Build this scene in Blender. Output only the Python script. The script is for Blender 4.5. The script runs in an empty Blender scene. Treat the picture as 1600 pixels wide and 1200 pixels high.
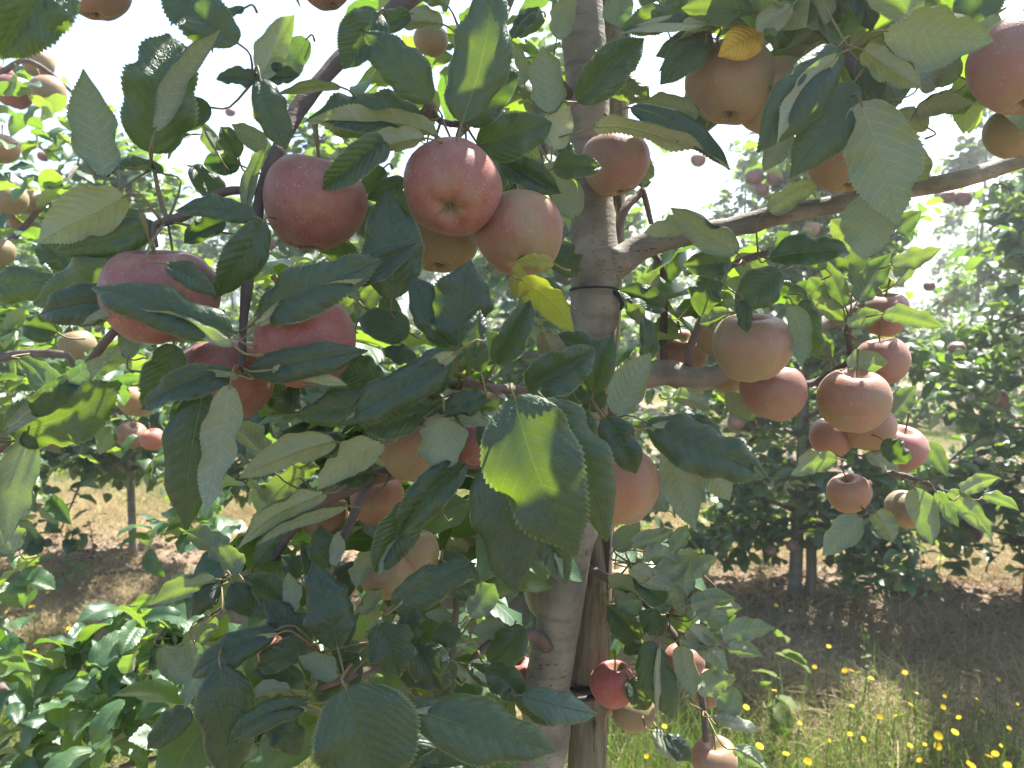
import bpy, math, random
import numpy as np
from mathutils import Vector, Matrix
R_ = math.radians
random.seed(11); rng = np.random.default_rng(11)
scene = bpy.context.scene
COL = scene.collection

# ------------------------------------------------------------ camera, sky, sun, exposure
F = 1208.0                      # focal length in photo pixels (1600 wide)
CAM_Z, PITCH = 1.35, R_(-6.1)
cam_d = bpy.data.cameras.new('camera'); cam = bpy.data.objects.new('camera', cam_d); COL.objects.link(cam)
cam.location = (0, 0, CAM_Z); cam.rotation_euler = (R_(90) + PITCH, 0, 0)
cam_d.sensor_width = 36; cam_d.lens = F / 1600 * 36; cam_d.clip_start = 0.02; cam_d.clip_end = 900
cam_d.dof.use_dof = True; cam_d.dof.focus_distance = 0.72; cam_d.dof.aperture_fstop = 11
scene.camera = cam
SUN_EL, SUN_AZ = R_(59), R_(38)           # azimuth clockwise from +Y (towards +X)
world = bpy.data.worlds.new("World"); scene.world = world; world.use_nodes = True
wn = world.node_tree.nodes; wn.clear()
sky = wn.new('ShaderNodeTexSky'); sky.sky_type = 'NISHITA'; sky.sun_disc = False
sky.sun_elevation = SUN_EL; sky.sun_rotation = SUN_AZ; sky.dust_density = 2.0; sky.air_density = 1.0; sky.ozone_density = 1.0
bg = wn.new('ShaderNodeBackground'); bg.inputs['Strength'].default_value = 0.095
wo = wn.new('ShaderNodeOutputWorld')
world.node_tree.links.new(sky.outputs[0], bg.inputs[0]); world.node_tree.links.new(bg.outputs[0], wo.inputs[0])
sd = bpy.data.lights.new('sun', 'SUN'); sd.energy = 5.0; sd.angle = R_(0.53); sd.color = (1.0, 0.95, 0.86)
so = bpy.data.objects.new('sun', sd); COL.objects.link(so)
SUN = Vector((math.sin(SUN_AZ) * math.cos(SUN_EL), math.cos(SUN_AZ) * math.cos(SUN_EL), math.sin(SUN_EL)))
so.rotation_euler = SUN.to_track_quat('Z', 'Y').to_euler(); so.location = (3, 4, 8)
scene.view_settings.view_transform = 'Standard'; scene.view_settings.look = 'None'
scene.view_settings.exposure = 2.0; scene.view_settings.gamma = 1
scene.view_settings.use_curve_mapping = False
scene.render.engine = 'CYCLES'
scene.cycles.max_bounces = 7; scene.cycles.transmission_bounces = 5; scene.cycles.diffuse_bounces = 4

CAM = Vector((0, 0, CAM_Z))
FW = Vector((0, math.cos(PITCH), math.sin(PITCH))); UP = Vector((0, -math.sin(PITCH), math.cos(PITCH))); RT = Vector((1, 0, 0))
def P(px, py, d):                                   # a photo pixel at depth d metres
    return CAM + FW * d + RT * ((px - 800) / F * d) + UP * ((600 - py) / F * d)
def G(px, py, z=0.0):                               # where the ray through a pixel meets the ground
    v = FW + RT * ((px - 800) / F) + UP * ((600 - py) / F)
    return CAM + v * ((z - CAM_Z) / v.z)
def pix(p):
    q = Vector(p) - CAM; d = q.dot(FW)
    return 800 + F * q.x / d, 600 - F * q.dot(UP) / d, d

# ------------------------------------------------------------ node helpers and materials
class NT:
    def __init__(s, name):
        s.m = bpy.data.materials.new(name); s.m.use_nodes = True; s.t = s.m.node_tree; s.t.nodes.clear()
        s.out = s.t.nodes.new('ShaderNodeOutputMaterial')
    def n(s, kind, **kw):
        nd = s.t.nodes.new('ShaderNode' + kind)
        for k, v in kw.items():
            if k.startswith('i_'):
                key = k[2:].replace('_', ' ')
                tgt = nd.inputs[int(key)] if key.isdigit() else nd.inputs[key]
                if hasattr(v, 'is_linked') or isinstance(v, bpy.types.NodeSocket): s.t.links.new(v, tgt)
                else: tgt.default_value = v
            else: setattr(nd, k, v)
        return nd
    def math(s, op, a, b=0.0, c=0.0, clamp=False):
        nd = s.t.nodes.new('ShaderNodeMath'); nd.operation = op; nd.use_clamp = clamp
        for i, v in enumerate((a, b, c)):
            if isinstance(v, bpy.types.NodeSocket): s.t.links.new(v, nd.inputs[i])
            else: nd.inputs[i].default_value = v
        return nd.outputs[0]
    def mix(s, f, a, b, mode='MIX'):
        nd = s.t.nodes.new('ShaderNodeMix'); nd.data_type = 'RGBA'; nd.blend_type = mode
        for i, v in ((0, f), (6, a), (7, b)):
            if isinstance(v, bpy.types.NodeSocket): s.t.links.new(v, nd.inputs[i])
            else: nd.inputs[i].default_value = (v if i == 0 else (*v, 1)[:4])
        return nd.outputs[2]
    def rng(s, v, a, b, c=0.0, d=1.0):
        nd = s.t.nodes.new('ShaderNodeMapRange'); s.t.links.new(v, nd.inputs[0])
        for i, x in enumerate((a, b, c, d)): nd.inputs[i + 1].default_value = x
        return nd.outputs[0]
    def link(s, a, b): s.t.links.new(a, b)

def leaf_material(name, detail=True):
    N = NT(name)
    uv = N.n('UVMap').outputs[0]
    sx = N.n('SeparateXYZ', i_0=uv); u = sx.outputs[0]
    y = N.math('ABSOLUTE', N.math('SUBTRACT', sx.outputs[1], 0.5))
    oi = N.n('ObjectInfo'); geo = N.n('NewGeometry')
    r = N.math('FRACT', N.math('ADD', oi.outputs['Random'], geo.outputs['Random Per Island']))
    back = geo.outputs['Backfacing']
    thick = N.rng(u, 0, 1, 0.011, 0.004)
    rib = N.math('SUBTRACT', 1.0, N.math('DIVIDE', y, thick), clamp=True)
    p = N.math('MULTIPLY', N.math('SUBTRACT', u, N.math('ADD', N.math('MULTIPLY', y, 0.55), N.math('MULTIPLY', N.math('MULTIPLY', y, y), 1.6))), 9.5)
    side = N.math('ADD', p, N.math('MULTIPLY', N.math('GREATER_THAN', sx.outputs[1], 0.5), 0.4))
    fr = N.math('ABSOLUTE', N.math('SUBTRACT', N.math('FRACT', side), 0.5))
    sv = N.rng(fr, 0.0, 0.055, 1.0, 0.0)
    quilt = N.math('POWER', N.rng(fr, 0.0, 0.5, 0.0, 1.0), 0.6)
    if detail:
        vo = N.n('TexVoronoi', i_Vector=uv, i_Scale=38.0, feature='DISTANCE_TO_EDGE'); ret = N.rng(vo.outputs['Distance'], 0.0, 0.06, 1.0, 0.0)
        nz = N.n('TexNoise', i_Vector=uv, i_Scale=7.0, i_Detail=6.0).outputs[0]
        ob = N.n('TexCoord').outputs['Object']
        nb = N.n('TexNoise', i_Vector=ob, i_Scale=35.0, i_Detail=4.0).outputs[0]
    top = N.mix(r, (0.007, 0.027, 0.021), (0.017, 0.052, 0.030))  # near tops: shade and bluish sky reflection mixed into the colour
    bot = N.mix(r, (0.225, 0.27, 0.20), (0.32, 0.35, 0.265))
    trn = N.mix(r, (0.13, 0.30, 0.008), (0.34, 0.52, 0.018))
    if not detail: top = N.mix(r, (0.022, 0.062, 0.032), (0.052, 0.112, 0.045))  # paler tops: sunlit gloss of the farther leaves painted into the colour
    if detail:
        top = N.mix(N.rng(nz, 0.35, 0.75, 0, 0.55), top, (0.030, 0.062, 0.024))
        top = N.mix(N.rng(nb, 0.62, 0.75, 0, 0.35), top, (0.085, 0.10, 0.04))
        bot = N.mix(N.math('MULTIPLY', ret, 0.45), bot, (0.38, 0.41, 0.31))
        trn = N.mix(N.math('MULTIPLY', ret, 0.25), trn, (0.45, 0.60, 0.12))
        top = N.mix(N.math('MULTIPLY', ret, 0.10), top, (0.08, 0.16, 0.07))
        # tiny pale specks and blemishes
        vs = N.n('TexVoronoi', i_Vector=uv, i_Scale=16.0); sp = N.math('LESS_THAN', vs.outputs['Distance'], 0.05)
        top = N.mix(N.math('MULTIPLY', sp, 0.5), top, (0.22, 0.22, 0.15))
        vb = N.n('TexVoronoi', i_Vector=ob, i_Scale=14.0); br = N.rng(vb.outputs['Distance'], 0.06, 0.15, 0.85, 0)
        top = N.mix(N.math('MULTIPLY', br, N.rng(nb, 0.45, 0.6)), top, (0.12, 0.08, 0.03))
    top = N.mix(N.math('MULTIPLY', sv, N.math('MULTIPLY', r, 0.4)), top, (0.07, 0.12, 0.05)); top = N.mix(N.math('MULTIPLY', rib, 0.7), top, (0.20, 0.26, 0.12))
    bot = N.mix(N.math('MULTIPLY', sv, 0.6), bot, (0.44, 0.46, 0.34)); bot = N.mix(N.math('MULTIPLY', rib, 0.85), bot, (0.48, 0.49, 0.36))
    trn = N.mix(N.math('MULTIPLY', N.math('MAXIMUM', sv, rib), 0.4), trn, (0.55, 0.65, 0.2))
    if detail:
        rim = N.math('MULTIPLY', N.rng(N.n('Attribute', attribute_name='rim').outputs['Fac'], 0.93, 0.985), 0.6)  # pale leaf margin: fine hairs, plus sun glow through the edge painted in
        top = N.mix(rim, top, (0.20, 0.27, 0.12)); trn = N.mix(rim, trn, (0.5, 0.6, 0.2))
    # per-leaf tint: object colour (white = plain green), alpha < 1 = towards yellow / brown
    ye = N.math('SUBTRACT', 1.0, oi.outputs['Alpha'])
    top = N.mix(ye, top, oi.outputs['Color']); bot = N.mix(ye, bot, oi.outputs['Color']); trn = N.mix(ye, trn, oi.outputs['Color'])
    col = N.mix(back, top, bot)
    rough = N.rng(back, 0, 1, 0.33, 0.8)
    if not detail: rough = N.rng(back, 0, 1, 0.44, 0.8)
    if detail: rough = N.math('ADD', rough, N.math('ADD', N.rng(nz, 0.3, 0.7, -0.08, 0.10), N.math('MULTIPLY', r, 0.12)))
    spec = N.rng(back, 0, 1, 0.75, 0.12)
    pb = N.n('BsdfPrincipled', i_Base_Color=col, i_Roughness=rough)
    N.link(spec, pb.inputs['Specular IOR Level'])
    tr = N.n('BsdfTranslucent', i_Color=trn)
    qv = N.math('MULTIPLY', quilt, N.math('ADD', 0.25, N.math('MULTIPLY', r, 0.5)))
    h = N.math('SUBTRACT', qv, N.math('MULTIPLY', rib, 0.9))
    if detail:
        h = N.math('ADD', h, N.math('MULTIPLY', ret, -0.25)); h = N.math('ADD', h, N.math('MULTIPLY', nb, 1.6))
    bp = N.n('Bump', i_Strength=0.8 if detail else 0.4, i_Distance=0.0014 if detail else 0.0009, i_Height=h)
    N.link(bp.outputs[0], pb.inputs['Normal'])
    mx = N.n('MixShader', i_0=0.20 if detail else 0.33); N.link(pb.outputs[0], mx.inputs[1]); N.link(tr.outputs[0], mx.inputs[2])
    N.link(mx.outputs[0], N.out.inputs[0]); return N.m

def simple_mat(name, col, rough=0.7, noise=None, col2=None, bump=0.0, bdist=0.001, transl=None, spec=0.3):
    N = NT(name); ob = N.n('TexCoord').outputs['Object']; c = None
    pb = N.n('BsdfPrincipled', i_Roughness=rough); pb.inputs['Specular IOR Level'].default_value = spec
    if noise:
        nz = N.n('TexNoise', i_Vector=ob, i_Scale=noise, i_Detail=6.0).outputs[0]
        oi = N.n('ObjectInfo'); geo = N.n('NewGeometry')
        f = N.math('ADD', N.rng(nz, 0.3, 0.7, -0.2, 0.7), N.math('MULTIPLY', N.math('FRACT', N.math('ADD', oi.outputs['Random'], geo.outputs['Random Per Island'])), 0.5), clamp=True)
        c = N.mix(f, col, col2 or col); N.link(c, pb.inputs['Base Color'])
        if bump:
            bp = N.n('Bump', i_Strength=bump, i_Distance=bdist, i_Height=nz); N.link(bp.outputs[0], pb.inputs['Normal'])
    else: pb.inputs['Base Color'].default_value = (*col, 1)
    if transl:
        tr = N.n('BsdfTranslucent', i_Color=(*transl, 1)); mx = N.n('MixShader', i_0=0.35)
        N.link(pb.outputs[0], mx.inputs[1]); N.link(tr.outputs[0], mx.inputs[2]); N.link(mx.outputs[0], N.out.inputs[0])
    else: N.link(pb.outputs[0], N.out.inputs[0])
    return N.m

def apple_material():
    N = NT('apple_skin'); ob = N.n('TexCoord').outputs['Object']; oi = N.n('ObjectInfo')
    sp = N.n('SeparateXYZ', i_0=ob)
    off = N.n('VectorMath', operation='ADD', i_0=ob); cv = N.n('CombineXYZ', i_0=N.math('MULTIPLY', oi.outputs['Random'], 37.0), i_1=N.math('MULTIPLY', oi.outputs['Random'], 11.0))
    N.link(cv.outputs[0], off.inputs[1]); v = off.outputs[0]
    # lengthwise streaks: noise in (angle, little height)
    ang = N.math('ARCTAN2', sp.outputs[1], sp.outputs[0])
    st = N.n('CombineXYZ', i_0=N.math('MULTIPLY', ang, 6.0), i_1=N.math('MULTIPLY', sp.outputs[2], 2.2), i_2=N.math('MULTIPLY', oi.outputs['Random'], 20.0)).outputs[0]
    sn = N.n('TexNoise', i_Vector=st, i_Scale=1.6, i_Detail=5.0).outputs[0]
    big = N.n('TexNoise', i_Vector=v, i_Scale=1.1, i_Detail=3.0).outputs[0]
    ground = N.mix(big, (0.20, 0.17, 0.07), (0.28, 0.19, 0.085))
    blush = N.mix(N.rng(sn, 0.3, 0.7), oi.outputs['Color'], N.mix(0.35, oi.outputs['Color'], (0.27, 0.14, 0.085)))
    a = oi.outputs['Alpha']
    f = N.math('ADD', N.math('MULTIPLY', N.math('SUBTRACT', big, 0.5), 2.2), N.math('MULTIPLY', N.math('SUBTRACT', sn, 0.5), 1.3))
    f = N.math('ADD', f, N.math('MULTIPLY', sp.outputs[2], 0.35)); f = N.math('ADD', f, N.math('MULTIPLY', N.math('SUBTRACT', a, 0.42), 2.6), clamp=True)
    col = N.mix(f, ground, blush)
    vo = N.n('TexVoronoi', i_Vector=v, i_Scale=13.0); sz = N.rng(N.n('TexNoise', i_Vector=v, i_Scale=5.0).outputs[0], 0.3, 0.7, 0.10, 0.23)
    dots = N.math('MULTIPLY', N.math('LESS_THAN', vo.outputs['Distance'], sz), 0.6)
    col = N.mix(dots, col, (0.46, 0.33, 0.22))
    vr = N.n('TexNoise', i_Vector=v, i_Scale=2.4, i_Detail=7.0).outputs[0]
    col = N.mix(N.rng(vr, 0.56, 0.68, 0, 0.5), col, (0.26, 0.14, 0.06))        # russet
    rad = N.math('SQRT', N.math('ADD', N.math('MULTIPLY', sp.outputs[0], sp.outputs[0]), N.math('MULTIPLY', sp.outputs[1], sp.outputs[1])))
    cavity = N.rng(rad, 0.10, 0.34, 0.75, 0.0)
    col = N.mix(cavity, col, (0.22, 0.17, 0.06))
    wax = N.n('TexNoise', i_Vector=v, i_Scale=3.5, i_Detail=6.0).outputs[0]
    col = N.mix(N.rng(wax, 0.35, 0.75, 0.04, 0.34), col, (0.30, 0.235, 0.215))
    pb = N.n('BsdfPrincipled', i_Base_Color=col, i_Roughness=N.rng(wax, 0.3, 0.7, 0.36, 0.6)); pb.inputs['Specular IOR Level'].default_value = 0.42
    pb.inputs['Subsurface Weight'].default_value = 0.12; pb.inputs['Subsurface Radius'].default_value = (1.0, 0.4, 0.15); pb.inputs['Subsurface Scale'].default_value = 0.003
    pb.inputs['Sheen Weight'].default_value = 0.12; pb.inputs['Sheen Roughness'].default_value = 0.4
    fn = N.n('TexNoise', i_Vector=v, i_Scale=26.0, i_Detail=3.0).outputs[0]
    bp = N.n('Bump', i_Strength=0.12, i_Distance=0.02, i_Height=N.math('ADD', fn, N.math('MULTIPLY', big, 3.0))); N.link(bp.outputs[0], pb.inputs['Normal'])
    N.link(pb.outputs[0], N.out.inputs[0]); return N.m

def bark_material(name, c1, c2, lent=True):
    N = NT(name); ob = N.n('TexCoord').outputs['Object']
    n1 = N.n('TexNoise', i_Vector=ob, i_Scale=28.0, i_Detail=8.0).outputs[0]
    mp = N.n('Mapping', i_Vector=ob, i_Scale=(1, 1, 3.2)).outputs[0]
    n2 = N.n('TexNoise', i_Vector=mp, i_Scale=60.0, i_Detail=8.0, i_Roughness=0.65).outputs[0]
    n0 = N.n('TexNoise', i_Vector=ob, i_Scale=6.0, i_Detail=4.0).outputs[0]
    col = N.mix(N.rng(n1, 0.3, 0.7), c1, c2)
    col = N.mix(N.rng(n0, 0.55, 0.7, 0, 0.45), col, (0.10, 0.105, 0.075))          # algae tint
    h = N.math('MULTIPLY', n2, 0.8)
    if lent:
        vo = N.n('TexVoronoi', i_Vector=N.n('Mapping', i_Vector=ob, i_Scale=(1, 1, 2.3)).outputs[0], i_Scale=120.0)
        ln = N.rng(vo.outputs['Distance'], 0.12, 0.28, 1.0, 0.0); ln = N.math('MULTIPLY', ln, N.math('MULTIPLY', N.rng(n2, 0.46, 0.58), N.rng(n0, 0.42, 0.58)))
        col = N.mix(N.math('MULTIPLY', ln, 0.5), col, (0.045, 0.032, 0.028)); h = N.math('ADD', h, N.math('MULTIPLY', ln, 0.7))
        rg = N.n('TexNoise', i_Vector=N.n('Mapping', i_Vector=ob, i_Scale=(0.6, 0.6, 9)).outputs[0], i_Scale=11.0, i_Detail=3.0).outputs[0]
        col = N.mix(N.rng(rg, 0.54, 0.66, 0, 0.35), col, (0.09, 0.075, 0.07)); h = N.math('ADD', h, N.math('MULTIPLY', rg, 0.5))
    pb = N.n('BsdfPrincipled', i_Base_Color=col, i_Roughness=0.72); pb.inputs['Specular IOR Level'].default_value = 0.35
    bp = N.n('Bump', i_Strength=0.9, i_Distance=0.0032, i_Height=h); N.link(bp.outputs[0], pb.inputs['Normal'])
    N.link(pb.outputs[0], N.out.inputs[0]); return N.m

def post_material():
    N = NT('weathered_post_wood'); ob = N.n('TexCoord').outputs['Object']
    mp = N.n('Mapping', i_Vector=ob, i_Scale=(1, 1, 0.035)).outputs[0]
    n1 = N.n('TexNoise', i_Vector=mp, i_Scale=170.0, i_Detail=8.0, i_Roughness=0.7).outputs[0]
    n2 = N.n('TexNoise', i_Vector=mp, i_Scale=60.0, i_Detail=4.0).outputs[0]
    n3 = N.n('TexNoise', i_Vector=ob, i_Scale=7.0, i_Detail=6.0).outputs[0]
    col = N.mix(N.rng(n1, 0.3, 0.7), (0.11, 0.085, 0.055), (0.30, 0.26, 0.19))
    col = N.mix(N.rng(n3, 0.45, 0.7, 0, 0.6), col, (0.10, 0.115, 0.06))
    crack = N.rng(n2, 0.36, 0.40, 1.0, 0.0); col = N.mix(N.math('MULTIPLY', crack, 0.85), col, (0.02, 0.015, 0.01))
    pb = N.n('BsdfPrincipled', i_Base_Color=col, i_Roughness=0.85); pb.inputs['Specular IOR Level'].default_value = 0.2
    h = N.math('SUBTRACT', n1, N.math('MULTIPLY', crack, 1.5))
    bp = N.n('Bump', i_Strength=0.8, i_Distance=0.003, i_Height=h); N.link(bp.outputs[0], pb.inputs['Normal'])
    N.link(pb.outputs[0], N.out.inputs[0]); return N.m

# the second row's line on the ground
A2, B2 = G(210, 893), G(1240, 948)
ROWDIR = (B2 - A2).normalized(); ROWN = Vector((-ROWDIR.y, ROWDIR.x, 0))
def row_dist(x, y): return (x - A2.x) * ROWN.x + (y - A2.y) * ROWN.y

def ground_material():
    N = NT('orchard_ground'); ob = N.n('TexCoord').outputs['Object']; sx = N.n('SeparateXYZ', i_0=ob)
    rd = N.math('ADD', N.math('MULTIPLY', N.math('SUBTRACT', sx.outputs[0], A2.x), ROWN.x), N.math('MULTIPLY', N.math('SUBTRACT', sx.outputs[1], A2.y), ROWN.y))
    n1 = N.n('TexNoise', i_Vector=ob, i_Scale=2.5, i_Detail=6.0).outputs[0]
    n2 = N.n('TexNoise', i_Vector=ob, i_Scale=30.0, i_Detail=8.0, i_Roughness=0.7).outputs[0]
    n3 = N.n('TexNoise', i_Vector=ob, i_Scale=120.0, i_Detail=4.0).outputs[0]
    # strips repeat every 3.1 m: bare soil under the rows, grass between
    per = N.math('ABSOLUTE', N.math('SUBTRACT', N.math('FRACT', N.math('ADD', N.math('DIVIDE', N.math('SUBTRACT', rd, 0.12), 3.1), 0.5)), 0.5))
    gm = N.rng(N.math('ADD', per, N.math('MULTIPLY', N.math('SUBTRACT', n1, 0.5), 0.22)), 0.17, 0.26)
    soil = N.mix(N.rng(n2, 0.3, 0.7), (0.20, 0.15, 0.115), (0.42, 0.33, 0.25))
    soil = N.mix(N.rng(n3, 0.5, 0.65, 0, 0.5), soil, (0.36, 0.28, 0.19))
    n4 = N.n('TexNoise', i_Vector=ob, i_Scale=7.0, i_Detail=5.0).outputs[0]
    soil = N.mix(N.rng(n4, 0.42, 0.62, 0, 0.6), soil, (0.40, 0.33, 0.22)); soil = N.mix(N.rng(n1, 0.5, 0.68, 0, 0.45), soil, (0.15, 0.15, 0.07))
    gr = N.mix(N.rng(n2, 0.35, 0.65), (0.12, 0.11, 0.045), (0.32, 0.26, 0.14))
    col = N.mix(gm, soil, gr)
    pb = N.n('BsdfPrincipled', i_Base_Color=col, i_Roughness=0.95); pb.inputs['Specular IOR Level'].default_value = 0.1
    bp = N.n('Bump', i_Strength=1.0, i_Distance=0.03, i_Height=N.math('ADD', n2, N.math('MULTIPLY', n3, 0.4))); N.link(bp.outputs[0], pb.inputs['Normal'])
    N.link(pb.outputs[0], N.out.inputs[0]); return N.m

M_leaf = leaf_material('apple_leaf'); M_leaf_lit = leaf_material('apple_leaf_sunlit_tone', False)
M_pet = simple_mat('leaf_stalk', (0.16, 0.17, 0.07), 0.5, 60, (0.17, 0.10, 0.06))
M_apple = apple_material()
M_stem = simple_mat('apple_stem', (0.12, 0.08, 0.035), 0.7, 80, (0.20, 0.19, 0.07))
M_calyx = simple_mat('dried_calyx', (0.10, 0.075, 0.04), 0.9, 90, (0.35, 0.31, 0.22))
M_bark = bark_material('smooth_grey_bark', (0.125, 0.112, 0.092), (0.31, 0.275, 0.225))
M_twig = bark_material('twig_bark', (0.085, 0.062, 0.055), (0.16, 0.12, 0.11), False)
M_post = post_material()
M_rubber = simple_mat('black_rubber_tie', (0.012, 0.013, 0.016), 0.5, 50, (0.03, 0.03, 0.035))
M_ground = ground_material()
M_grass = simple_mat('green_grass', (0.06, 0.095, 0.025), 0.6, 3, (0.21, 0.20, 0.075), transl=(0.18, 0.32, 0.03))
M_straw = simple_mat('dry_grass', (0.27, 0.22, 0.10), 0.8, 2, (0.55, 0.45, 0.27), transl=(0.3, 0.22, 0.1))
M_clod = simple_mat('soil_clods', (0.12, 0.085, 0.065), 0.95, 40, (0.26, 0.19, 0.15), bump=0.6, bdist=0.004)
M_litter = simple_mat('fallen_leaf_litter', (0.12, 0.06, 0.03), 0.85, 20, (0.30, 0.20, 0.10))
M_petal = simple_mat('yellow_petals', (0.75, 0.50, 0.015), 0.6, 40, (0.80, 0.62, 0.03), transl=(0.8, 0.6, 0.02))
M_centre = simple_mat('flower_centre', (0.55, 0.28, 0.01), 0.8)
M_weed = simple_mat('weed_stalk', (0.08, 0.13, 0.03), 0.6, 30, (0.14, 0.16, 0.05), transl=(0.2, 0.35, 0.04))
M_weedleaf = simple_mat('yellow_green_seedling_leaf', (0.22, 0.30, 0.03), 0.6, 30, (0.36, 0.42, 0.05), transl=(0.5, 0.6, 0.05))
M_dock = simple_mat('dried_dock_seed', (0.10, 0.028, 0.018), 0.9, 60, (0.17, 0.05, 0.03))

# ------------------------------------------------------------ mesh helpers
def mesh_np(name, V, Q, mats, uv=None, midx=None, smooth=True):
    me = bpy.data.meshes.new(name); V = np.asarray(V, dtype=np.float32)
    Q = np.asarray(Q, dtype=np.int32); k = Q.shape[1]; n = len(Q)
    me.vertices.add(len(V)); me.vertices.foreach_set('co', V.ravel())
    me.loops.add(n * k); me.loops.foreach_set('vertex_index', Q.ravel())
    me.polygons.add(n); me.polygons.foreach_set('loop_start', np.arange(n, dtype=np.int32) * k)
    try: me.polygons.foreach_set('loop_total', np.full(n, k, dtype=np.int32))
    except Exception: pass
    me.polygons.foreach_set('use_smooth', np.full(n, smooth))
    for m in mats: me.materials.append(m)
    if midx is not None: me.polygons.foreach_set('material_index', np.asarray(midx, dtype=np.int32))
    if uv is not None:
        l = me.uv_layers.new(name='UVMap'); l.data.foreach_set('uv', np.asarray(uv, dtype=np.float32)[Q.ravel()].ravel())
    me.update(calc_edges=True); return me
def tag(o, label=None, cat=None, group=None, kind=None):
    if label: o['label'] = label
    if cat: o['category'] = cat
    if group: o['group'] = group
    if kind: o['kind'] = kind
    return o
def link(name, me, parent=None, loc=(0, 0, 0)):
    o = bpy.data.objects.new(name, me); COL.objects.link(o); o.location = loc
    if parent is not None: o.parent = parent
    return o
def empty(name, loc):
    o = bpy.data.objects.new(name, None); COL.objects.link(o); o.location = loc; o.empty_display_size = 0.02; return o

def smooth_path(pts, rad, n):
    pts = [Vector(p) for p in pts]; out, rr = [], []
    for i in range(len(pts) - 1):
        p0 = pts[max(i - 1, 0)]; p1 = pts[i]; p2 = pts[i + 1]; p3 = pts[min(i + 2, len(pts) - 1)]
        for k in range(n):
            t = k / n
            out.append(0.5 * ((2 * p1) + (p2 - p0) * t + (2 * p0 - 5 * p1 + 4 * p2 - p3) * t * t + (3 * p1 - p0 - 3 * p2 + p3) * t ** 3))
            rr.append(rad[i] * (1 - t) + rad[i + 1] * t)
    out.append(pts[-1]); rr.append(rad[-1]); return out, rr
def tube_arrays(pts, rad, n=4, sides=10, rough=0.0, seed=0, knots=0):
    P_, r_ = smooth_path(pts, rad, n); rs = np.random.default_rng(seed); V = []; m = len(P_)
    t = (P_[1] - P_[0]).normalized(); x = t.orthogonal().normalized()
    L = 0
    ks = [(rs.uniform(0, m), rs.uniform(0, 6.28), rs.uniform(0.15, 0.4)) for _ in range(knots)]
    for i, p in enumerate(P_):
        if i < m - 1: t = (P_[i + 1] - P_[i])
        if t.length < 1e-9: t = Vector((0, 0, 1))
        t.normalize(); x = (x - t * x.dot(t)).normalized(); y = t.cross(x)
        ring = r_[i] * (1 + rough * rs.normal() * 0.6)
        for k in range(sides):
            a = 6.28318 * k / sides; rr = ring * (1 + rough * rs.normal() * 0.35)
            for (ki, ka, kh) in ks:
                rr *= 1 + kh * math.exp(-((i - ki) ** 2) / 1.6 - (1 - math.cos(a - ka)) * 5)
            q = p + (x * math.cos(a) + y * math.sin(a)) * rr; V.append(q[:])
    Q = [(i * sides + k, i * sides + (k + 1) % sides, (i + 1) * sides + (k + 1) % sides, (i + 1) * sides + k) for i in range(m - 1) for k in range(sides)]
    c0, c1 = len(V), len(V) + 1; V.append(P_[0][:]); V.append(P_[-1][:])
    for k in range(0, sides):
        Q.append((c0, (k + 1) % sides, k, k)) if False else None
    # caps as quads (even side count)
    b = (m - 1) * sides
    for k in range(0, sides, 2):
        Q.append((c0, (k + 2) % sides, k + 1, k)); Q.append((c1, b + k, b + k + 1, b + (k + 2) % sides))
    return np.array(V), np.array(Q)
def tube(name, pts, rad, mat, parent=None, **kw):
    o0 = parent.location.copy() if parent is not None else Vector((0, 0, 0))
    V, Q = tube_arrays([Vector(p) - o0 for p in pts], rad, **kw)
    return link(name, mesh_np(name, V, Q, [mat]), parent)

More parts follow.
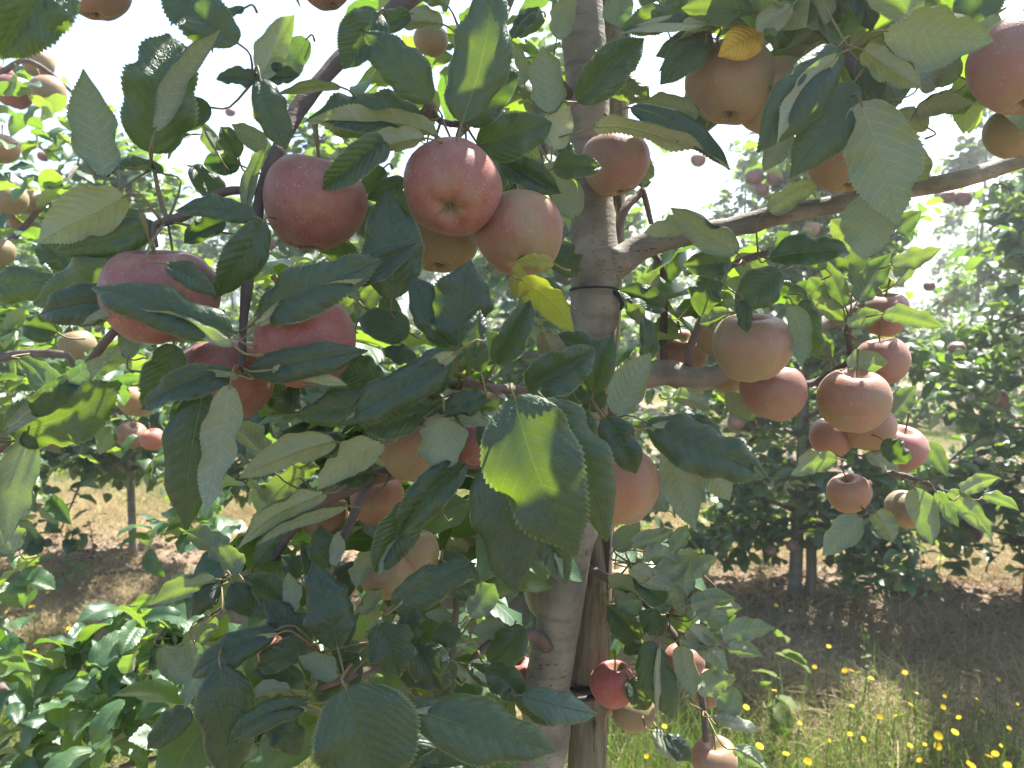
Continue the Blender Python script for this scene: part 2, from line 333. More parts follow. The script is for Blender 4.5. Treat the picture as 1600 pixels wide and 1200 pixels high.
# ------------------------------------------------------------ leaf geometry
def leaf_arrays(L, W, fold=20, bend=40, curl=-25, wave=14, seed=0, nu=64, nv=8, teeth=True, twist=0):
    """verts in a local frame: x from base to tip, y across, z = upper side"""
    rs = np.random.default_rng(seed)
    u = np.linspace(0, 1, nu + 1); u = u * 0.75 + 0.25 * (0.5 - 0.5 * np.cos(np.pi * u))
    prof = np.power(u, 0.52) * np.power(1 - u, 0.74); prof *= 1 - 0.35 * np.exp(-((u - 0.97) / 0.09) ** 2); prof /= prof.max()
    prof *= 1 + 0.05 * np.sin(u * 9 + rs.uniform(0, 6)); asym = 1 + rs.uniform(-.08, .08)
    a = -R_(bend) * (u - 0.5) + R_(6) * np.sin(u * 7 + rs.uniform(0, 6))
    du = np.diff(u, prepend=0); cx = np.cumsum(np.cos(a) * du); cz = np.cumsum(np.sin(a) * du)
    ang = math.atan2(cz[-1], cx[-1]); ln = math.hypot(cx[-1], cz[-1])
    sx = (cx * math.cos(ang) + cz * math.sin(ang)) / ln; sz = (-cx * math.sin(ang) + cz * math.cos(ang)) / ln
    aa = a - ang
    side_bow = rs.uniform(-0.05, 0.05)
    h = nv // 2; ph = rs.uniform(0, 6, 4); k1, k2 = rs.uniform(1.6, 2.6), rs.uniform(3.2, 4.6)
    V = np.zeros((nu + 1, nv + 1, 3)); UV = np.zeros((nu + 1, nv + 1, 2))
    for i in range(nu + 1):
        tw = R_(twist) * (u[i] - 0.3)
        for sgn in (-1, 1):
            y = z = 0.0; wd = W / 2 * prof[i] * (asym if sgn > 0 else 2 - asym)
            for j in range(0, h + 1):
                if j:
                    s = (j - 0.5) / h
                    w_ = R_(wave) * (math.sin(6.283 * k1 * u[i] + ph[0 if sgn > 0 else 1]) + 0.6 * math.sin(6.283 * k2 * u[i] + ph[2 if sgn > 0 else 3])) * s
                    an = R_(fold) + R_(curl) * 2 * s * s + w_ * 1.6
                    y += math.cos(an) * wd / h; z += math.sin(an) * wd / h
                yy, zz = y, z; xx = 0.0
                if teeth and j == h and 0 < i < nu:
                    t_ = ((0.022 if i % 2 else -0.010) + rs.uniform(-.005, .005)) * W * min(1, prof[i] * 1.6); yy += t_ * math.cos(an); zz += t_ * math.sin(an); xx = 0.010 * L if i % 2 else -0.003 * L
                c, s_ = math.cos(tw), math.sin(tw); yw = sgn * yy; y2 = yw * c - zz * s_; z2 = yw * s_ + zz * c
                px = sx[i] * L + xx - math.sin(aa[i]) * z2; pz = sz[i] * L + math.cos(aa[i]) * z2
                jj = h + sgn * j
                V[i, jj] = (px, y2 + side_bow * L * math.sin(3.14 * u[i]), pz); UV[i, jj] = (u[i], 0.5 + sgn * (j / h) * wd / L)
    idx = np.arange((nu + 1) * (nv + 1)).reshape(nu + 1, nv + 1)
    Q = np.stack([idx[:-1, :-1], idx[1:, :-1], idx[1:, 1:], idx[:-1, 1:]], -1).reshape(-1, 4)
    return V.reshape(-1, 3), Q, UV.reshape(-1, 2)
def orient(base, tip, roll, V):
    e1 = (tip - base).normalized(); v = (CAM - (base + tip) / 2).normalized()
    n0 = (v - e1 * v.dot(e1)).normalized(); sd_ = e1.cross(n0)
    k = sd_.dot(UP)
    if (abs(k) > 0.2 and k < 0) or (abs(k) <= 0.2 and sd_.dot(RT) < 0): sd_ = -sd_
    n = n0 * math.cos(R_(roll)) + sd_ * math.sin(R_(roll)); e2 = n.cross(e1)
    M = np.array([e1[:], e2[:], n[:]])
    return V @ M

NODES = []            # leaf-bearing spurs of the near tree, in pixels and depth (filled below)
LEAF_TOTAL = [0]
def hand_leaf(tree, bx, by, tx, ty, w, d, roll=0, fold=None, bend=None, dz=0.0, tint=None, curl=None, wave=None, twist=None, label=None):
    b = P(bx, by, d - dz / 2); t = P(tx, ty, d + dz / 2); L = (t - b).length; W = w * d / F
    sd0 = LEAF_TOTAL[0]; LEAF_TOTAL[0] += 1; rs = random.Random(sd0 * 7 + 3)
    fold = (rs.choice((rs.uniform(14, 40), rs.uniform(30, 62))) if fold is None else fold + 9); bend = rs.uniform(25, 75) if bend is None else bend * 1.2; curl = rs.uniform(-75, -20) if curl is None else curl; wave = rs.uniform(6, 17) if wave is None else wave
    V, Q, UV = leaf_arrays(L, W, fold, bend, curl, wave, sd0, twist=rs.uniform(-25, 25) if twist is None else twist)
    V = orient(b, t, roll, V); e1 = (t - b).normalized()
    # stalk: to the nearest spur, else a short curved stub
    best = None
    for (nx, ny, nd) in NODES:
        q = P(nx, ny, nd); dd = (q - b).length
        if dd < 0.062 and (q - b).dot(e1) < 0.3 * dd and (best is None or dd < best[0]): best = (dd, q)
    s = V[1 * 9 + 4]; m0 = Vector(V[4]) * 1.0; m2 = Vector(V[9 * 4 + 4]); tdir = (m2 - m0).normalized()
    end = (best[1] - b) if best else (-e1 * 0.010 + Vector((rs.uniform(-.004, .004), 0.020, -0.004)))
    r = 0.0008
    tv, tq = tube_arrays([m2 * 1.0, m0, m0 - tdir * end.length * 0.35 + Vector((0, 0, -0.002)), end], [r * .5, r, r * 0.95, r * 1.5], n=3, sides=6)
    n0 = len(V); rimv = np.r_[np.tile(np.abs(np.arange(9) - 4) / 4, n0 // 9), np.zeros(len(tv))]; V = np.vstack([V, tv]); UVs = np.vstack([UV, np.full((len(tv), 2), 0.5)]); mi = np.r_[np.zeros(len(Q)), np.ones(len(tq))]; Q = np.vstack([Q, tq + n0])
    me = mesh_np('leaf', V, Q, [M_leaf, M_pet], UVs, mi)
    at_ = me.attributes.new('rim', 'FLOAT', 'POINT'); at_.data.foreach_set('value', rimv.astype(np.float32))
    o = link('leaf', me, tree, b - tree.location)
    if tint: o.color = tint
    if label: o['label'] = label
    return o

# small shared leaves for the trees further off
LOW = []
for k in range(10):
    V, Q, UV = leaf_arrays(1.0, random.uniform(0.5, 0.66), random.uniform(8, 40), random.uniform(20, 85), random.uniform(-40, 0), 9, 900 + k, nu=6, nv=4, teeth=False, twist=random.uniform(-40, 40))
    LOW.append((V, Q, UV))
LOWME = [mesh_np('distant_leaf', *l[:2], [M_leaf_lit], l[2]) for l in LOW]
VLOW = []
for k in range(10):
    V, Q, UV = leaf_arrays(1.0, random.uniform(0.5, 0.66), random.uniform(8, 40), random.uniform(20, 85), random.uniform(-40, 0), 10, 930 + k, nu=4, nv=2, teeth=False, twist=random.uniform(-40, 40))
    VLOW.append((V, Q, UV))
MSTUFF = []
for k in range(12):
    V, Q, UV = leaf_arrays(1.0, random.uniform(0.5, 0.66), random.uniform(8, 40), random.uniform(20, 85), random.uniform(-40, 0), 10, 970 + k, nu=9, nv=4, teeth=False, twist=random.uniform(-40, 40))
    MSTUFF.append((V, Q, UV))
MID = []
for k in range(12):
    V, Q, UV = leaf_arrays(1.0, random.uniform(0.5, 0.66), random.uniform(8, 40), random.uniform(20, 85), random.uniform(-50, -10), 7, 950 + k, nu=22, nv=6, teeth=True, twist=random.uniform(-40, 40))
    MID.append((V, Q, UV))
MIDME = [mesh_np('leaf', *l[:2], [M_leaf_lit], l[2]) for l in MID]
def rand_rot(rs, out=None, droop=0.35):
    """leaf rotation: tip outward and drooping, upper side mostly to the sky"""
    a = rs.uniform(0, 6.283); e1 = Vector((math.cos(a), math.sin(a), rs.gauss(-droop, 0.5)))
    if out is not None: e1 += out * 0.9
    e1.normalize(); n = Vector((rs.gauss(0, .45), rs.gauss(0, .45), 1.0)); n = (n - e1 * n.dot(e1)).normalized()
    e2 = n.cross(e1); return Matrix((e1, e2, n)).transposed()
def leaves_to_objects(tree, items, meshes, name='leaf'):
    for (p, rot, s, k) in items:
        o = bpy.data.objects.new(name, meshes[k % len(meshes)]); COL.objects.link(o); o.parent = tree
        o.matrix_local = Matrix.Translation(p - tree.location) @ rot.to_4x4() @ Matrix.Scale(s, 4)
def leaves_to_stuff(tree, items, arrs, mat, name='foliage'):
    if not items: return
    Vs, Qs, Us = [], [], []; n = 0
    for (p, rot, s, k) in items:
        V, Q, UV = arrs[k % len(arrs)]; R = np.array(rot).T
        Vs.append((V * s) @ R + np.array(p - tree.location)); Qs.append(Q + n); Us.append(UV); n += len(V)
    o = link(name, mesh_np(name, np.vstack(Vs), np.vstack(Qs), [mat], np.vstack(Us)), tree); o['kind'] = 'stuff'
    return o
def in_view(p, mg=30):
    x, y, d = pix(p); return d > 0.1 and -mg < x < 1600 + mg and -mg < y < 1200 + mg

# ------------------------------------------------------------ apples
def apple_arrays(seg, rings, seed=0):
    rs = np.random.default_rng(seed); V = []; ph = rs.uniform(0, 6); lx, ly, tp_ = rs.uniform(-.09, .09), rs.uniform(-.09, .09), rs.uniform(.02, .11)
    for i in range(rings + 1):
        t = math.pi * i / rings
        # closed profile with stem cavity (top) and calyx basin (bottom)
        r = max(math.sin(t), 0.004) ** 0.92; z = math.cos(t) * 0.90
        z -= 0.42 * math.exp(-(r / 0.30) ** 2) if t < math.pi / 2 else 0
        z += 0.26 * math.exp(-(r / 0.24) ** 2) if t > math.pi / 2 else 0
        r *= 1 + tp_ * math.cos(t)
        for k in range(seg):
            a = 6.28318 * k / seg; lob = 1 + 0.018 * math.cos(5 * a + ph) * (0.4 + (t / math.pi)) + 0.02 * math.cos(2 * a + ph)
            V.append((r * lob * math.cos(a), r * lob * math.sin(a), z * (1 + lx * r * math.cos(a) + ly * r * math.sin(a)) + 0.018 * math.cos(5 * a + ph) * (r < .7) * (z < 0)))
    Q = [(i * seg + k, (i + 1) * seg + k, (i + 1) * seg + (k + 1) % seg, i * seg + (k + 1) % seg) for i in range(rings) for k in range(seg)]
    return np.array(V), np.array(Q)
APME = [mesh_np('apple_skin', *apple_arrays(36, 26, s), [M_apple]) for s in range(7)]
APLOW = [mesh_np('apple_skin', *apple_arrays(12, 9, s), [M_apple]) for s in range(2)]
sv_, sq_ = tube_arrays([(0, 0, 0.42), (0.02, 0.01, 0.75), (0.10, 0.03, 1.05), (0.20, 0.05, 1.42)], [0.045, 0.034, 0.034, 0.06], n=3, sides=6)
STEM = mesh_np('stem', sv_, sq_, [M_stem])
cv, cq = [], []
for k in range(10):                                          # dried sepals and stamens in the basin
    a = k * 0.6283; ln = 0.15 if k % 2 else 0.10; x, y = math.cos(a), math.sin(a); n0 = len(cv)
    cv += [(x * .02 - y * .03, y * .02 + x * .03, -0.66), (x * .02 + y * .03, y * .02 - x * .03, -0.66), (x * ln * .7 + y * .012, y * ln * .7 - x * .012, -0.79), (x * ln * (.4 if k % 2 else 1), y * ln * (.4 if k % 2 else 1), -0.84)]
    cq.append((n0, n0 + 1, n0 + 2, n0 + 3))
CALYX = mesh_np('calyx', np.array(cv), np.array(cq), [M_calyx], smooth=False)
def apple(px, py, r, d, label, blush=0.8, col=(0.33, 0.045, 0.04), axis=None, group=None, low=False, ry=None, seed=[0]):
    """apple of r photo pixels at depth d; axis = direction of the stem end"""
    seed[0] += 1; rs = random.Random(seed[0] * 13)
    o = bpy.data.objects.new('apple', (APLOW if low else APME)[seed[0] % (2 if low else 7)]); COL.objects.link(o)
    o.location = P(px, py, d); R = r * d / F
    ax = Vector(axis) if axis else Vector((rs.uniform(-.35, .35), rs.uniform(-.3, .08), 1))
    q = ax.normalized().to_track_quat('Z', 'Y'); o.rotation_mode = 'QUATERNION'
    o.rotation_quaternion = q @ Matrix.Rotation(rs.uniform(0, 6.28), 3, 'Z').to_quaternion()
    k = (ry / r) if ry else rs.uniform(0.98, 1.05); o.scale = (R, R, R * k)
    o.color = (*col, blush); tag(o, label, 'apple', group or 'apples on the near tree')
    if not low:
        for nm, me in (('stem', STEM), ('calyx', CALYX)):
            c = bpy.data.objects.new(nm, me); COL.objects.link(c); c.parent = o
    return o

# ------------------------------------------------------------ THE GROUND
def ground():
    xs = np.r_[-400, -200, -80, -30, -14, np.linspace(-7, 7, 170), 14, 30, 80, 200, 400]
    ys = np.r_[-60, -20, -6, -2, np.linspace(0, 9, 130), np.linspace(9.4, 20, 20), 35, 80, 200, 500]
    X, Y = np.meshgrid(xs, ys); Z = np.zeros_like(X)
    near = (np.abs(X) < 7) & (Y > 0) & (Y < 12)
    h = 0.012 * np.sin(X * 5.1 + Y * 3.3) + 0.010 * np.sin(X * 11.3 - Y * 7.7) + 0.006 * rng.normal(size=X.shape)
    rdv = (X - A2.x) * ROWN.x + (Y - A2.y) * ROWN.y
    Z = np.where(near, h + 0.05 * np.exp(-(rdv / 0.45) ** 2), 0.0)
    n, m = X.shape; idx = np.arange(n * m).reshape(n, m)
    Q = np.stack([idx[:-1, :-1], idx[:-1, 1:], idx[1:, 1:], idx[1:, :-1]], -1).reshape(-1, 4)
    V = np.stack([X, Y, Z], -1).reshape(-1, 3)
    tag(link('ground', mesh_np('ground', V, Q, [M_ground])), kind='structure')
ground()
def gz(x, y):
    return 0.05 * math.exp(-(row_dist(x, y) / 0.45) ** 2) + 0.012 * math.sin(x * 5.1 + y * 3.3) + 0.010 * math.sin(x * 11.3 - y * 7.7)

# ------------------------------------------------------------ THE NEAR TREE
TR = P(845, 1150, .86); ROOT = Vector((TR.x - 0.16, TR.y - 0.02, 0))
tree = empty('apple_tree', ROOT)
tag(tree, 'nearest apple tree with smooth grey trunk, big red apples and large dark leaves', 'apple tree', 'apple trees in rows')
def br(name, pts, mat=M_twig, sides=10, n=5, rough=0.03, seed=0, knots=0):
    pp = [P(x, y, d) for (x, y, d, r) in pts]; rr = [r * d / F for (x, y, d, r) in pts]
    return tube(name, pp, rr, mat, tree, n=n, sides=sides, rough=rough, seed=seed, knots=knots)
# trunk: ground -> out of the top of the frame
tp = [ROOT + Vector((0, 0, -0.02)), ROOT + Vector((0.01, 0, 0.35))]
tr_px = [(838, 1215, .86, 37), (850, 1100, .86, 36), (868, 1000, .86, 34), (889, 880, .86, 32), (905, 760, .86, 33), (915, 640, .86, 34), (925, 540, .855, 37), (928, 455, .85, 36), (929, 400, .85, 39), (925, 320, .85, 32), (921, 200, .85, 32), (915, 100, .85, 34), (908, 20, .85, 35), (900, -120, .85, 31), (890, -420, .86, 24), (888, -800, .87, 12)]
pp = tp + [P(x, y, d) for x, y, d, r in tr_px]; rr = [0.034, 0.029] + [r * d / F for x, y, d, r in tr_px]
tube('trunk', pp, rr, M_bark, tree, n=7, sides=28, rough=0.012, seed=2, knots=9)
br('branch', [(932, 425, .85, 26), (968, 408, .845, 24), (1005, 385, .84, 20), (1060, 368, .83, 19), (1130, 358, .82, 16), (1190, 342, .81, 15), (1290, 322, .80, 14), (1390, 300, .80, 14), (1480, 285, .79, 14), (1560, 262, .79, 13), (1640, 235, .78, 11), (1760, 180, .77, 8)], M_bark, 16, 6, 0.02, 3, 5)
br('branch', [(925, 600, .86, 26), (985, 592, .85, 21), (1040, 582, .84, 20), (1075, 592, .84, 21), (1110, 590, .85, 18), (1160, 570, .87, 13), (1230, 540, .89, 11), (1290, 505, .91, 12), (1330, 485, .92, 9), (1375, 455, .92, 6)], M_bark, 16, 6, 0.025, 4, 5)
br('branch', [(905, -190, .85, 22), (780, -110, .78, 18), (655, -15, .72, 15), (590, 40, .70, 14), (520, 105, .68, 13), (462, 180, .66, 12), (432, 240, .64, 11), (408, 300, .64, 9), (398, 380, .63, 8), (386, 450, .61, 9), (380, 510, .60, 6), (378, 575, .58, 6)], M_twig, 12, 6, 0.05, 5, 8)
br('branch', [(215, 490, .70, 4), (175, 522, .70, 7), (120, 590, .71, 7), (60, 642, .72, 7), (0, 700, .73, 7), (-90, 790, .76, 7)], M_twig, 10, 5, 0.04, 6, 4)
br('branch', [(390, 440, .64, 6), (300, 450, .68, 5), (215, 490, .70, 5)], M_twig, 8, 5, 0.04, 61)
br('branch', [(900, 690, .86, 13), (800, 720, .78, 12), (700, 722, .70, 11), (612, 738, .66, 12), (560, 755, .66, 12), (508, 782, .67, 11), (470, 815, .70, 7), (436, 860, .71, 6), (418, 905, .72, 6), (408, 950, .72, 5)], M_twig, 12, 6, 0.05, 7, 6)
br('branch', [(588, 742, .655, 7), (566, 775, .64, 7), (548, 815, .63, 7), (532, 850, .62, 7), (522, 878, .61, 8)], M_twig, 10, 5, 0.06, 8, 3)
br('branch', [(490, 690, .70, 4), (462, 745, .70, 5), (440, 800, .71, 5), (425, 900, .72, 7), (450, 935, .71, 6)], M_twig, 8, 5, 0.05, 9, 2)
br('branch', [(885, 610, .86, 10), (840, 614, .76, 8), (800, 608, .68, 7), (765, 606, .62, 8), (735, 600, .60, 6), (700, 598, .60, 4)], M_twig, 10, 5, 0.06, 10, 3)
br('branch', [(716, 925, .72, 5), (708, 1000, .72, 5), (700, 1070, .72, 5), (690, 1160, .72, 5), (680, 1240, .72, 5)], M_twig, 8, 5, 0.05, 11, 2)
br('branch', [(855, 1010, .84, 11), (832, 992, .82, 9), (795, 998, .79, 6), (760, 1010, .76, 6), (735, 1035, .74, 5)], M_twig, 8, 5, 0.08, 12, 3)
br('branch', [(1075, 585, .84, 8), (1078, 545, .83, 7), (1095, 505, .82, 7), (1108, 465, .81, 6), (1130, 425, .80, 5), (1165, 405, .79, 6), (1200, 395, .79, 5)], M_twig, 8, 5, 0.05, 13, 2)
br('branch', [(1010, 385, .90, 5), (1035, 420, .90, 6), (1038, 480, .90, 6), (1036, 540, .90, 6), (1040, 600, .89, 5)], M_twig, 8, 5, 0.05, 14, 3)
br('branch', [(905, 880, .87, 8), (960, 910, .86, 7), (1010, 945, .85, 6), (1048, 985, .84, 6), (1082, 1040, .83, 6), (1098, 1100, .83, 5), (1103, 1158, .83, 5)], M_twig, 8, 5, 0.05, 15, 3)
br('branch', [(1200, 600, .90, 6), (1265, 600, .90, 6), (1300, 582, .90, 6), (1328, 560, .90, 5), (1325, 515, .90, 6), (1338, 480, .90, 5)], M_twig, 8, 5, 0.06, 16, 3)
br('branch', [(1328, 560, .89, 5), (1345, 640, .90, 4), (1365, 700, .90, 5), (1385, 735, .90, 5), (1420, 745, .90, 4), (1470, 765, .90, 3)], M_twig, 8, 5, 0.06, 17, 2)
br('branch', [(960, -150, .84, 12), (1120, -60, .78, 9), (1230, 10, .72, 8), (1300, 60, .68, 9), (1335, 110, .66, 8), (1350, 160, .66, 5)], M_twig, 10, 5, 0.06, 18, 4)
br('branch', [(410, 300, .64, 6), (350, 300, .63, 7), (290, 335, .61, 8), (262, 345, .60, 8), (240, 355, .58, 5), (245, 385, .57, 3)], M_twig, 8, 5, 0.07, 19, 3)
br('branch', [(262, 345, .60, 4), (250, 310, .60, 4), (240, 260, .60, 3)], M_pet, 8, 5, 0.04, 20)
br('branch', [(860, -160, .84, 8), (780, 40, .72, 7), (745, 130, .66, 8), (727, 190, .64, 9), (715, 215, .63, 4)], M_twig, 8, 5, 0.06, 21, 3)
br('branch', [(727, 195, .65, 6), (690, 190, .65, 5), (672, 172, .65, 6), (660, 178, .66, 4)], M_twig, 8, 5, 0.06, 22)
br('branch', [(890, 150, .84, 8), (845, 95, .80, 6), (838, 130, .76, 7), (842, 200, .73, 6), (850, 240, .72, 5)], M_twig, 8, 5, 0.05, 23, 2)
br('branch', [(960, 385, .85, 6), (975, 330, .86, 7), (998, 305, .87, 6), (1005, 300, .87, 5), (1018, 350, .87, 4)], M_twig, 8, 5, 0.05, 24, 2)
br('branch', [(700, 1070, .72, 5), (610, 1040, .66, 5), (540, 1060, .60, 6), (500, 1075, .62, 6)], M_twig, 8, 5, 0.06, 25, 2)
br('branch', [(690, 1160, .72, 5), (670, 1110, .64, 4), (640, 1105, .58, 5)], M_twig, 8, 5, 0.06, 26, 1)
NODES += [(395, 128, .62), (262, 345, .60), (240, 262, .60), (255, 350, .58), (378, 470, .60), (378, 575, .57), (372, 520, .58), (690, 185, .64), (727, 195, .64), (672, 170, .65),
          (755, 600, .60), (720, 610, .60), (785, 612, .60), (612, 738, .65), (508, 782, .67), (522, 870, .62), (418, 905, .72), (540, 1062, .60), (500, 1020, .60), (636, 1105, .56),
          (842, 225, .70), (885, 255, .72), (1325, 75, .64), (1340, 125, .65), (1345, 160, .66), (1105, 50, .68), (1185, 400, .78), (1160, 405, .79), (1110, 430, .80), (1330, 500, .88),
          (1322, 520, .89), (1380, 725, .90), (1330, 575, .89), (1430, 755, .90), (1470, 765, .90), (1045, 960, .84), (1060, 985, .84), (1100, 1110, .83), (985, 880, .85), (945, 660, .66), (985, 665, .68),
          (718, 995, .72), (770, 1005, .76), (345, 905, .66), (330, 960, .66), (480, 1010, .62), (905, 160, .80), (1200, 320, .80)]

